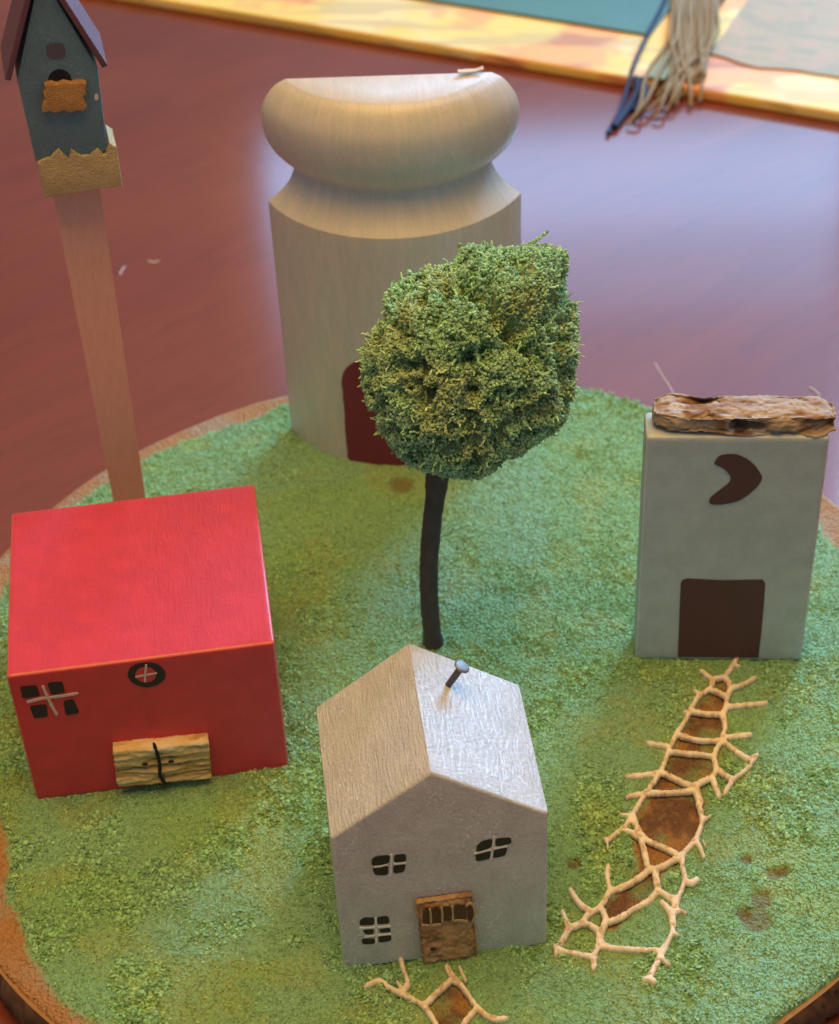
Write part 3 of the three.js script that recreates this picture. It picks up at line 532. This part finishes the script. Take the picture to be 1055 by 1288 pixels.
// ------------------------------------------------------------------ birdhouse on a tapered post
{
  const t = thing('birdhouse', 'small blue birdhouse with purple roof on tall brown post', 'birdhouse', [-0.2283 * U, -0.0006, -1.17 * U], 0.2);
  const at = (px, py, z = 0) => onLocal(t, px, py, z);
  const yc = at(100, 238, 0.0062).y, wT = 0.0163 * U * 1.02, wB = 0.0118 * U, pd = 0.0042;
  const wood = texture(256, (u, v) => { const a = noise2(u * 64, v * 8, 171, 64), b = noise2(u * 128, v * 16, 172, 128); const k = 0.88 + 0.10 * a + 0.06 * b; return [k, k * 0.97, k * 0.94]; });
  { const g = new RoundedBoxGeometry(2, 1, 1, 3, 0.0001); let b = new THREE.BoxGeometry(2, 1, 1, 6, 40, 4); const p = b.attributes.position; const H1 = yc + 0.004; for (let i = 0; i < p.count; i++) { const s = p.getY(i) + 0.5, w = wB + (wT - wB) * s; p.setXYZ(i, p.getX(i) * w, s * H1, p.getZ(i) * pd); } b.computeVertexNormals(); b = sideUV(b, 0.02);
    part('post', b, std({ color: rgb(0.80, 0.47, 0.37), map: wood, roughness: 0.6 }), t).position.z = -0.0006; g.dispose(); }
  const yb = at(92, 192, 0.0062).y, ye = at(70, 94, 0.0056).y, yp = at(52, -36, 0.0056).y, cxT = 0.0004;
  // collar: cork band with a torn upper edge
  const c0 = at(47, 200, 0.0062), c1 = at(146, 190, 0.0062), cw = (c1.x - c0.x) / 2 * 0.99, cc = (c0.x + c1.x) / 2, pts = [[-cw * 0.98, yc - 0.0006], [cw * 1.0, yc - 0.0004], [cw, yb - 0.0004]];
  for (let i = 0; i <= 18; i++) { const s = 1 - i / 9; pts.push([cw * s * 0.99, yb - 0.0008 + 0.0026 * (noise2(i * 0.9, 3, 175) - 0.5) + (i % 3 === 1 ? 0.0005 : 0)]); }
  let cg = new THREE.ExtrudeGeometry(new THREE.Shape(pts.map(([x, y]) => new THREE.Vector2(x, y))), { depth: 0.0078, bevelEnabled: true, bevelSize: 0.0003, bevelThickness: 0.0003, bevelSegments: 2 });
  part('collar', sideUV(crease((cg.deleteAttribute('uv'), cg), 0.4), 0.012), std({ color: rgb(0.72, 0.55, 0.29), roughness: 0.9, map: scuffTone, bumpMap: grainBump, bumpScale: 0.0004 }), t).position.set(cc, 0, -0.0019);
  // body
  const b0 = at(45, 196, 0.0056), b1 = at(133, 186, 0.0056), bw = (b1.x - b0.x) / 2, e0 = at(23, 98, 0.0056), e1 = at(122, 88, 0.0056), ew = (e1.x - e0.x) / 2, bc = (b0.x + b1.x) / 2, bd = 0.0105;
  const bs = new THREE.Shape([[-bw, yb - 0.001], [bw, yb - 0.001], [ew, ye], [0, yp - 0.0005], [-ew, ye]].map(([x, y]) => new THREE.Vector2(x, y)));
  const bg = new THREE.ExtrudeGeometry(bs, { depth: bd, bevelEnabled: true, bevelSize: 0.00025, bevelThickness: 0.00025, bevelSegments: 2 }); bg.deleteAttribute('uv');
  const body = part('body', sideUV(crease(bg, 0.4), 0.02), std({ color: rgb(0.16, 0.29, 0.36), map: scuffTone, roughness: 0.6, bumpMap: strokeBump, bumpScale: 0.0002 }), t); body.position.set(bc, 0, -bd / 2);
  const fz = bd / 2 + 0.0003, on = (px, py) => { const q = at(px, py, fz); q.z = 0; return q; };
  const dot = (cx, cy, rx, ry, cutBelow = 99) => [...Array(28)].map((_, i) => { const k = i / 28 * 6.2832; return on(cx + rx * Math.cos(k), cy + Math.min(ry * Math.sin(k), cutBelow)); });
  part('entrance', mark(dot(75, 102, 15, 15, 3)), std({ color: rgb(0.006, 0.007, 0.012), roughness: 0.8 }), t).position.z = fz;
  part('paint_patch', mark(softened([on(56, 56), on(80, 53), on(83, 72), on(60, 74)])), std({ color: rgb(0.10, 0.085, 0.11), roughness: 0.7 }), t).position.z = fz;
  part('chipped_spot', mark(dot(121, 122, 2.6, 4.2)), std({ color: rgb(0.7, 0.68, 0.66), roughness: 0.6 }), t).position.z = fz;
  // cork porch
  const cp = new THREE.CatmullRomCurve3([[57, 108], [64, 105], [72, 107], [80, 104], [90, 106], [98, 104], [107, 105], [106, 112], [107, 117], [103, 121], [105, 127], [108, 133], [104, 138], [96, 137], [88, 140], [80, 137], [70, 140], [62, 138], [54, 140], [55, 132], [58, 126], [56, 118], [59, 113]].map(([x, y]) => { const q = at(x, y, fz + 0.0012); q.z = 0; return q; }), true, 'catmullrom', 0.2).getPoints(110).slice(0, -1);
  let pg = new THREE.ExtrudeGeometry(new THREE.Shape(cp.map((p) => new THREE.Vector2(p.x, p.y))), { depth: 0.0013, bevelEnabled: true, bevelSize: 0.0002, bevelThickness: 0.0003, bevelSegments: 3 });
  pg.deleteAttribute('uv'); part('porch', sideUV(crease(pg, 0.6), 0.01), std({ color: rgb(0.78, 0.40, 0.14), roughness: 0.85, map: scuffTone, bumpMap: grainBump, bumpScale: 0.0006 }), t).position.z = fz;
  // roof boards
  const fe = bd / 2 + 0.0014, l0 = at(13, 99, fe), r0 = at(129, 88, fe), pk = at(51, -39, fe), half = (r0.x - l0.x) / 2, mc = (r0.x + l0.x) / 2, hy = (l0.y + r0.y) / 2, rd = bd + 0.0042;
  for (const s of [-1, 1]) {
    const dx = half, dy = pk.y - hy, len = Math.hypot(dx, dy), rb = new RoundedBoxGeometry(len + 0.0005, 0.0012, rd, 3, 0.0003), m = part('roof_board', sideUV(rb, 0.02), std({ color: rgb(0.155, 0.062, 0.085), map: paintTone, roughness: 0.5, bumpMap: strokeBump, bumpScale: 0.00015 }), t);
    m.position.set(mc + s * dx / 2 + s * 0.0005, hy + dy / 2 + 0.0003, fe - rd / 2); m.rotation.z = -s * Math.atan2(dy, dx);
  }
}

// ------------------------------------------------------------------ lattice paths (cut slices of dried plant skeleton)
function lattice(name, label, lines, stub = 0.0007) {
  const segs = [];
  for (const [w, ...pts] of lines) { const c = pts.length > 2 ? new THREE.CatmullRomCurve3(pts, false, 'catmullrom', 0.5).getPoints(pts.length * 4) : pts; for (let i = 1; i < c.length; i++) segs.push([c[i - 1].x, c[i - 1].z, c[i].x, c[i].z, w * stub]); }
  let x0 = 1e9, x1 = -1e9, z0 = 1e9, z1 = -1e9; for (const s of segs) { x0 = Math.min(x0, s[0], s[2]); x1 = Math.max(x1, s[0], s[2]); z0 = Math.min(z0, s[1], s[3]); z1 = Math.max(z1, s[1], s[3]); }
  const pad = 0.0025, c = 0.00024; x0 -= pad; x1 += pad; z0 -= pad; z1 += pad;
  const nx = Math.ceil((x1 - x0) / c), nz = Math.ceil((z1 - z0) / c), Fd = new Float32Array((nx + 1) * (nz + 1)).fill(1), K = 0.0012;
  const acc = new Float32Array(Fd.length);
  for (const [ax, az, bx, bz, r] of segs) {  // soft union of the strands, so that they web where they meet
    const reach = 0.0045, i0 = Math.max(0, Math.floor((Math.min(ax, bx) - reach - x0) / c)), i1 = Math.min(nx, Math.ceil((Math.max(ax, bx) + reach - x0) / c)), j0 = Math.max(0, Math.floor((Math.min(az, bz) - reach - z0) / c)), j1 = Math.min(nz, Math.ceil((Math.max(az, bz) + reach - z0) / c));
    const ex = bx - ax, ez = bz - az, ll = ex * ex + ez * ez || 1e-12;
    for (let j = j0; j <= j1; j++) for (let i = i0; i <= i1; i++) {
      const x = x0 + i * c, z = z0 + j * c, t = clamp(((x - ax) * ex + (z - az) * ez) / ll, 0, 1), d = Math.hypot(x - ax - ex * t, z - az - ez * t) - r, k = j * (nx + 1) + i, a = Fd[k];
      const h = clamp(0.5 + 0.5 * (a - d) / K, 0, 1); Fd[k] = Math.min(a, a === 1 ? d : a * (1 - h) + d * h - (Math.abs(a - d) < K ? K * h * (1 - h) * 0.5 : 0));
    }
  }
  const Y = new Float32Array(Fd.length);
  for (let j = 0; j <= nz; j++) for (let i = 0; i <= nx; i++) {
    const k = j * (nx + 1) + i, x = x0 + i * c, z = z0 + j * c;
    Fd[k] += 0.00030 * (fbm2(x * 2300, z * 2300, 2, 181) - 0.5) + 0.00016 * (noise2(x * 420, z * 420, 184) - 0.5);
    const dep = clamp(-Fd[k] / 0.00055, 0, 1), pit = smooth(0.66, 0.78, noise2(x * 1250 + 3, z * 1250, 182)) * smooth(0.3, 0.8, dep);
    Y[k] = 0.0006 + 0.00065 * Math.sqrt(1 - (1 - dep) ** 2) + 0.00028 * (fbm2(x * 2200, z * 2200, 2, 183) - 0.5) - 0.0006 * pit;
  }
  const pos = [], lowY = 0.00002, tri = (a, b, d) => pos.push(...a, ...b, ...d);
  for (let j = 0; j < nz; j++) for (let i = 0; i < nx; i++) {
    const ks = [j * (nx + 1) + i, (j + 1) * (nx + 1) + i, (j + 1) * (nx + 1) + i + 1, j * (nx + 1) + i + 1];
    if (ks.every((k) => Fd[k] >= 0)) continue;
    const cs = [[i, j], [i, j + 1], [i + 1, j + 1], [i + 1, j]].map(([a, b]) => [x0 + a * c, z0 + b * c]), poly = [];
    for (let q = 0; q < 4; q++) {
      const r = (q + 1) % 4, fa = Fd[ks[q]], fb = Fd[ks[r]];
      if (fa < 0) poly.push([cs[q][0], Y[ks[q]], cs[q][1], 0]);
      if ((fa < 0) !== (fb < 0)) { const s = fa / (fa - fb); poly.push([cs[q][0] + (cs[r][0] - cs[q][0]) * s, 0.0006, cs[q][1] + (cs[r][1] - cs[q][1]) * s, 1]); }
    }
    for (let q = 1; q + 1 < poly.length; q++) { const A = poly[0], B = poly[q], D = poly[q + 1]; tri(A.slice(0, 3), B.slice(0, 3), D.slice(0, 3)); tri([A[0], lowY, A[2]], [D[0], lowY, D[2]], [B[0], lowY, B[2]]); }
    for (let q = 0; q < poly.length; q++) { const A = poly[q], B = poly[(q + 1) % poly.length]; if (A[3] && B[3]) { const a = A.slice(0, 3), b = B.slice(0, 3), al = [A[0], lowY, A[2]], bl = [B[0], lowY, B[2]]; tri(a, al, b); tri(b, al, bl); } }
  }
  const cx = (x0 + x1) / 2, cz = (z0 + z1) / 2;
  let g = new THREE.BufferGeometry(); g.setAttribute('position', new THREE.Float32BufferAttribute(pos, 3)); g.translate(-cx, 0, -cz); g = mergeVertices(g, 2e-6); g.computeVertexNormals();
  tint(g, (X, Yy, Z) => mix3(mix3([0.78, 0.66, 0.48], [0.90, 0.80, 0.63], smooth(0.35, 0.65, fbm2(X * 700, Z * 700, 3, 186))), [0.34, 0.22, 0.12], 0.5 * smooth(0.68, 0.76, noise2((X + cx) * 1250 + 3, (Z + cz) * 1250, 182))));
  const m = new THREE.Mesh(g, std({ vertexColors: true, roughness: 0.8 })); m.name = numbered(name); m.position.set(cx, 0, cz); m.castShadow = m.receiveShadow = true;
  m.userData = { label, category: 'lattice path', group: 'lattice paths' }; scene.add(m);
}
{
  const a = (x, y) => onGround(760 + x / 4.795, 810 + y / 4.795, 0.001), b = (x, y) => onGround(680 + x / 4.768, 980 + y / 4.768, 0.001);
  lattice('lattice_path', 'long pale lattice strip leading from the grey outhouse door', [
    [0.85, a(800, 80), a(770, 125), a(730, 190)], [0.6, a(815, 125), a(790, 118)], [0.75, a(585, 155), a(620, 185), a(655, 208)], [0.8, a(730, 190), a(690, 200), a(655, 210), a(640, 255), a(575, 300), a(545, 340), a(515, 395)],
    [0.8, a(730, 190), a(750, 225), a(760, 260), a(742, 310), a(735, 370)], [0.8, a(910, 195), a(840, 235), a(760, 260)], [0.7, a(545, 275), a(575, 300)], [0.75, a(640, 262), a(690, 285), a(742, 312)],
    [0.95, a(978, 348), a(860, 360), a(738, 372)], [0.8, a(480, 402), a(515, 395)], [0.85, a(515, 395), a(610, 412), a(722, 415)], [0.9, a(735, 370), a(720, 420), a(728, 500), a(708, 570)],
    [0.9, a(515, 395), a(480, 470), a(435, 532), a(390, 630), a(340, 762), a(250, 890), b(550, 205)], [0.95, a(435, 535), a(560, 572), a(700, 576)], [0.95, a(885, 540), a(820, 545), a(720, 556)],
    [1.0, a(708, 570), a(790, 635), a(865, 688)], [0.9, a(865, 690), a(920, 664)], [0.85, a(920, 666), a(860, 745), a(775, 815), a(724, 898)], [0.85, a(680, 742), a(730, 785), a(775, 812)],
    [0.95, a(260, 590), a(320, 600), a(390, 610)], [0.95, a(390, 640), a(530, 655), a(662, 668)], [0.9, a(708, 570), a(680, 620), a(662, 675), a(675, 740), a(650, 792), a(590, 822), a(545, 850)], [0.8, a(652, 792), a(670, 850), a(692, 915)],
    [0.95, a(135, 790), a(230, 785), a(340, 765)], [0.95, a(340, 765), a(430, 805), a(530, 855)], [0.95, a(135, 915), a(260, 892), a(380, 890), a(545, 878)], [1.25, a(545, 850), a(560, 890), a(578, 950)],
    [0.95, a(578, 950), b(950, 150), b(968, 240), b(930, 350), b(850, 440)], [0.7, b(968, 240), b(1015, 215)], [0.85, b(938, 358), b(980, 465)], [0.35, b(972, 350), b(992, 402)],
    [0.8, b(480, 205), b(555, 210)], [0.85, b(550, 210), b(490, 290), b(395, 360)], [0.6, b(398, 358), b(402, 410)], [0.6, b(398, 362), b(384, 348)], [0.75, b(490, 292), b(545, 312), b(590, 345)], [1.0, b(555, 210), b(580, 285), b(620, 345), b(720, 395), b(815, 437)],
    [0.95, b(600, 345), b(622, 430), b(645, 530)], [1.05, b(645, 535), b(710, 525), b(775, 490), b(848, 450)], [0.75, b(850, 450), b(850, 520), b(865, 592), b(830, 690), b(805, 720)], [0.85, b(865, 605), b(905, 615), b(938, 592)],
    [1.05, b(690, 545), b(695, 600), b(705, 660)], [0.9, b(705, 660), b(760, 695), b(808, 712)], [1.05, b(645, 540), b(590, 585), b(500, 635), b(410, 668)], [1.0, b(700, 665), b(650, 720), b(560, 770), b(470, 825), b(395, 850)], [0.75, b(405, 508), b(400, 570), b(415, 655)],
    [0.95, b(410, 665), b(365, 745), b(290, 800), b(240, 855), b(168, 885)], [0.95, b(180, 660), b(230, 735), b(300, 790)], [0.75, b(130, 780), b(150, 840), b(168, 885)], [0.9, b(168, 885), b(130, 960), b(100, 1010)], [0.75, b(88, 1050), b(100, 1010), b(84, 996)],
    [0.85, b(105, 1018), b(220, 1042), b(312, 1055)], [0.8, b(352, 960), b(325, 1050), b(315, 1132)], [0.9, b(245, 855), b(300, 868), b(350, 915), b(355, 970)], [0.95, b(372, 775), b(390, 840), b(362, 915)], [0.95, b(352, 965), b(400, 1000), b(540, 1014), b(722, 1022)],
    [1.05, b(812, 715), b(805, 780), b(790, 830), b(790, 905), b(745, 1005), b(718, 1050), b(650, 1195)], [0.85, b(812, 780), b(870, 792)], [0.8, b(720, 725), b(762, 768), b(790, 830)], [0.8, b(790, 915), b(828, 930)], [0.85, b(715, 1055), b(768, 1105)], [0.75, b(618, 1195), b(650, 1192), b(682, 1208)],
  ], 0.00044);
  lattice('lattice_path', 'short pale lattice strip at the foot of the white cottage door', [
    [0.8, c2(340, 510), c2(355, 570), c2(372, 625), c2(350, 660)], [0.9, c2(198, 636), c2(255, 614), c2(305, 648), c2(352, 668), c2(430, 712), c2(470, 760), c2(505, 830), c2(530, 900)], [0.7, c2(328, 620), c2(350, 650)],
    [0.95, c2(440, 715), c2(490, 665), c2(560, 602)], [0.85, c2(534, 552), c2(560, 600), c2(605, 645), c2(660, 722), c2(720, 768), c2(782, 770)], [0.7, c2(585, 556), c2(610, 612)], [0.95, c2(660, 722), c2(610, 785), c2(575, 840), c2(530, 900), c2(560, 960)],
  ], 0.00045);
}

// ------------------------------------------------------------------ decorated folder, tassel
{
  const o = onGround(788, 97, TABLE_Y + 0.004), turn = -Math.atan2(0.432, 0.902);
  const t = thing('decorated_folder', 'folder with yellow patterned border and green panel lying open', 'folder', [o.x, TABLE_Y, o.z], turn);   // own x along the front edge, -z away
  const washy = texture(512, (u, v) => {
    const a = fbm2(u * 9, v * 9, 4, 191), b = fbm2(u * 11 + 7, v * 11 + 5, 4, 192), st = noise2(u * 20 + v * 60, v * 10 - u * 6, 193);
    let c = mix3([0.95, 0.62, 0.13], [0.95, 0.68, 0.26], smooth(0.42, 0.62, a)); c = mix3(c, [0.92, 0.34, 0.12], 0.7 * smooth(0.52, 0.66, b)); c = mix3(c, [0.50, 0.38, 0.17], 0.5 * smooth(0.62, 0.75, st)); return mix3(c, [0.45, 0.09, 0.05], 0.5 * smooth(0.6, 0.72, b) * smooth(0.5, 0.7, st));
  });
  const pale = texture(512, (u, v) => { const a = fbm2(u * 14, v * 40, 4, 195), b = fbm2(u * 20, v * 20, 3, 196); let c = mix3([0.47, 0.35, 0.21], [0.39, 0.33, 0.20], smooth(0.4, 0.62, a)); return mix3(c, [0.56, 0.35, 0.22], 0.6 * smooth(0.55, 0.7, b)); });
  const print = std({ map: washy, roughness: 0.55 }), sheet = std({ map: pale, roughness: 0.7 }), green = std({ color: rgb(0.09, 0.20, 0.15), roughness: 0.5, map: paintTone });
  const th = 0.0042, deep = 0.26;
  const board = (x0, x1) => sideUV(new RoundedBoxGeometry(x1 - x0, th, deep, 3, 0.0012).translate((x0 + x1) / 2, th / 2, -deep / 2), 0.25);
  part('board', board(-0.335, 0.0115), print, t);
  part('board', board(0.0135, 0.30), print, t);
  part('green_panel', sideUV(new RoundedBoxGeometry(0.31, 0.0012, 0.20, 2, 0.0004).translate(-0.157, th + 0.0006, -0.031 - 0.10), 0.1), green, t);
  const sh = new THREE.Shape(); sh.moveTo(0.022, 0.2); for (let i = 0; i <= 40; i++) { const x = 0.022 + 0.25 * i / 40; sh.lineTo(x, 0.018 + 0.009 * noise2(i * 0.35, 2, 198) + 0.003 * noise2(i * 1.1, 6, 199)); } sh.lineTo(0.272, 0.2);
  const pg = new THREE.ExtrudeGeometry(sh, { depth: 0.0006, bevelEnabled: false }); pg.rotateX(-Math.PI / 2);
  part('pale_page', sideUV(pg, 0.15), sheet, t).position.y = th + 0.0002;
  part('spine_strip', new RoundedBoxGeometry(0.006, 0.0012, deep, 2, 0.0004).translate(0.0105, th + 0.0009, -deep / 2), std({ color: rgb(0.28, 0.31, 0.17), roughness: 0.7, map: paintTone }), t);

  const s = thing('tassel', 'tan thread tassel with dark blue cord hanging over the folder edge', 'tassel', [o.x, TABLE_Y, o.z]);
  const top = TABLE_Y + th, L = (px, py, y) => onGround(px, py, y).sub(s.position);
  const tan = std({ color: rgb(0.42, 0.30, 0.15), roughness: 0.85, map: scuffTone }), navy = std({ color: rgb(0.022, 0.032, 0.075), roughness: 0.8 });
  const ends = [[789, 157], [821, 150], [830, 131], [845, 128], [868, 133], [880, 128], [797, 148], [838, 140], [856, 122], [872, 118], [826, 122], [812, 140], [850, 132], [885, 120]];
  ends.forEach(([ex, ey], i) => {
    const k = i / (ends.length - 1), sx = 846 + 56 * ((i * 5) % 14) / 13, lift = 0.0012 + 0.0022 * ((i * 3) % 5) / 5;
    const c = new THREE.CatmullRomCurve3([L(sx + 22, -70, top + lift + 0.002), L(sx, 0, top + lift + 0.0015), L(sx - 3 + 8 * (rnd() - 0.5), 48, top + lift + 0.001), L((sx + ex) / 2 + 10 * (rnd() - 0.5), 92, top + lift), L(ex + (sx - ex) * 0.22, ey - 16, TABLE_Y + 0.004), L(ex, ey, TABLE_Y + 0.0013)]);
    part('thread', new THREE.TubeGeometry(c, 48, 0.0005 + 0.0002 * rnd(), 7), tan, s);
  });
  for (let i = 0; i < 60; i++) {             // finer loose threads that fill the bundle
    const sx = 842 + 62 * rnd(), e = 838 + 50 * rnd(), c = new THREE.CatmullRomCurve3([L(sx + 20, -70, top + 0.003), L(sx + 2, 0, top + 0.002), L((sx + e) / 2 + 14 * (rnd() - 0.5), 50 + 10 * rnd(), top + 0.0016), L(e, 82 + 22 * rnd(), top + 0.0009)]);
    part('thread', new THREE.TubeGeometry(c, 30, 0.00048, 6), tan, s);
  }
  const cord = (pts, r) => part('cord', new THREE.TubeGeometry(new THREE.CatmullRomCurve3(pts), 60, r, 8), navy, s);
  cord([L(858, -70, top + 0.003), L(836, 0, top + 0.002), L(815, 42, top + 0.0018), L(797, 82, top + 0.0012), L(790, 106, TABLE_Y + 0.003), L(779, 140, TABLE_Y + 0.0012), L(764, 168, TABLE_Y + 0.001)], 0.0008);
  cord([L(800, 98, top), L(802, 112, TABLE_Y + 0.003), L(792, 132, TABLE_Y + 0.0016), L(772, 160, TABLE_Y + 0.0013)], 0.0013);
  cord([L(808, 99, top), L(812, 116, TABLE_Y + 0.003), L(797, 140, TABLE_Y + 0.0016)], 0.0012);
}

// ------------------------------------------------------------------ lint, and a raised pale line added for a scratch in the table
for (const [pts, r, label] of [
  [[[186, 328], [193, 330], [200, 328]], 0.0002, 'tiny white lint speck lying flat on the brown table'],
  [[[151, 345], [153, 340], [157, 335]], 0.00018, 'tiny white lint speck on table close to birdhouse post'],
  [[[1018, 487], [1024, 491], [1031, 498]], 0.0002, 'tiny white lint speck on table behind the bark roof'],
  [[[823, 456], [833, 472], [843, 488], [851, 502]], 0.00012, 'thin pale raised line for a scratch in the table behind the bark roof'],
]) {
  const P = pts.map(([x, y]) => onGround(x, y, TABLE_Y + r)), o = P[0].clone(), m = new THREE.Mesh(new THREE.TubeGeometry(new THREE.CatmullRomCurve3(P.map((p) => p.clone().sub(o))), 16, r, 6), std({ color: rgb(0.75, 0.7, 0.66), roughness: 0.9 }));
  m.name = numbered('lint_scratch'); m.position.copy(o); m.castShadow = m.receiveShadow = true; m.userData = { label, category: 'lint' }; scene.add(m);
}

// ------------------------------------------------------------------ the window behind the table and the lamp above it
{
  const t = thing('window', 'white framed window beyond the table with one much brighter casement', 'window', [0.4, WINDOW_SILL, WINDOW_Z]);
  const frame = std({ color: rgb(0.7, 0.7, 0.7), roughness: 0.5 }), xl = -0.50, xr = 0.34, xm = -0.06, y1 = 0.105, h = 0.62, b = 0.035, e = b / 2;
  const bar = (x0, x1, y0, y1) => part('frame_bar', new RoundedBoxGeometry(x1 - x0, y1 - y0, 0.05, 2, 0.004).translate((x0 + x1) / 2, (y0 + y1) / 2, 0), frame, t);
  bar(xl - b, xr + b, -b, -0.001); bar(xl - b, xr + b, h + 0.001, h + b); bar(xl - b, xl - 0.001, 0, h); bar(xr + 0.001, xr + b, 0, h); bar(xm - e, xm + e, 0, h);
  const lit = (x0, x1, y0, y1, name, power, dz) => {
    part(name, new THREE.BoxGeometry(x1 - x0 - 0.002, y1 - y0 - 0.002, 0.003).translate((x0 + x1) / 2, (y0 + y1) / 2, dz), std({ color: rgb(0.1, 0.1, 0.1), emissive: WINDOW_LIGHT, emissiveIntensity: 0.1 * power, roughness: 0.4 }), t);
    const l = new THREE.RectAreaLight(WINDOW_LIGHT, power, x1 - x0 - 0.004, y1 - y0 - 0.004);
    l.position.set(t.position.x + (x0 + x1) / 2, t.position.y + (y0 + y1) / 2, t.position.z + dz + 0.004); l.lookAt(l.position.x, l.position.y, 10); scene.add(l);
  };
  lit(xl, xm - e, 0, y1, 'pane', WINDOW_POWER, -0.012);                // open sky low over the ground outside
  lit(xl, xm - e, y1, y1 + 0.07, 'pane', WINDOW_POWER * 0.58, -0.012); // in-between strip added to soften the edge of the mirrored glow
  lit(xl, xm - e, y1 + 0.07, h, 'pane', WINDOW_POWER * 0.26, -0.012);  // dimmed strip, so that the reflection on the table fades out
  lit(xm + e, xr, 0, h, 'pane', BRIGHT_PANE_POWER, -0.012);                    // brightest pane, set where the table does not mirror it
}
{
  const t = thing('ceiling_lamp', 'square warm lamp panel hanging above the table', 'lamp', LAMP_AT);
  part('housing', new RoundedBoxGeometry(LAMP_SIZE + 0.03, 0.03, LAMP_SIZE + 0.03, 3, 0.006).translate(0, 0.02, 0), std({ color: rgb(0.6, 0.6, 0.6), roughness: 0.5 }), t);
  part('diffuser', new THREE.BoxGeometry(LAMP_SIZE, 0.004, LAMP_SIZE).translate(0, 0.002, 0), std({ color: rgb(0.5, 0.5, 0.5), emissive: LAMP_LIGHT, emissiveIntensity: 1, roughness: 0.6 }), t);
  const l = new THREE.RectAreaLight(LAMP_LIGHT, LAMP_POWER, LAMP_SIZE, LAMP_SIZE);
  l.position.set(LAMP_AT[0], LAMP_AT[1] - 0.003, LAMP_AT[2]); l.lookAt(LAMP_AT[0], 0, LAMP_AT[2]); scene.add(l);
}

renderer.render(scene, camera);
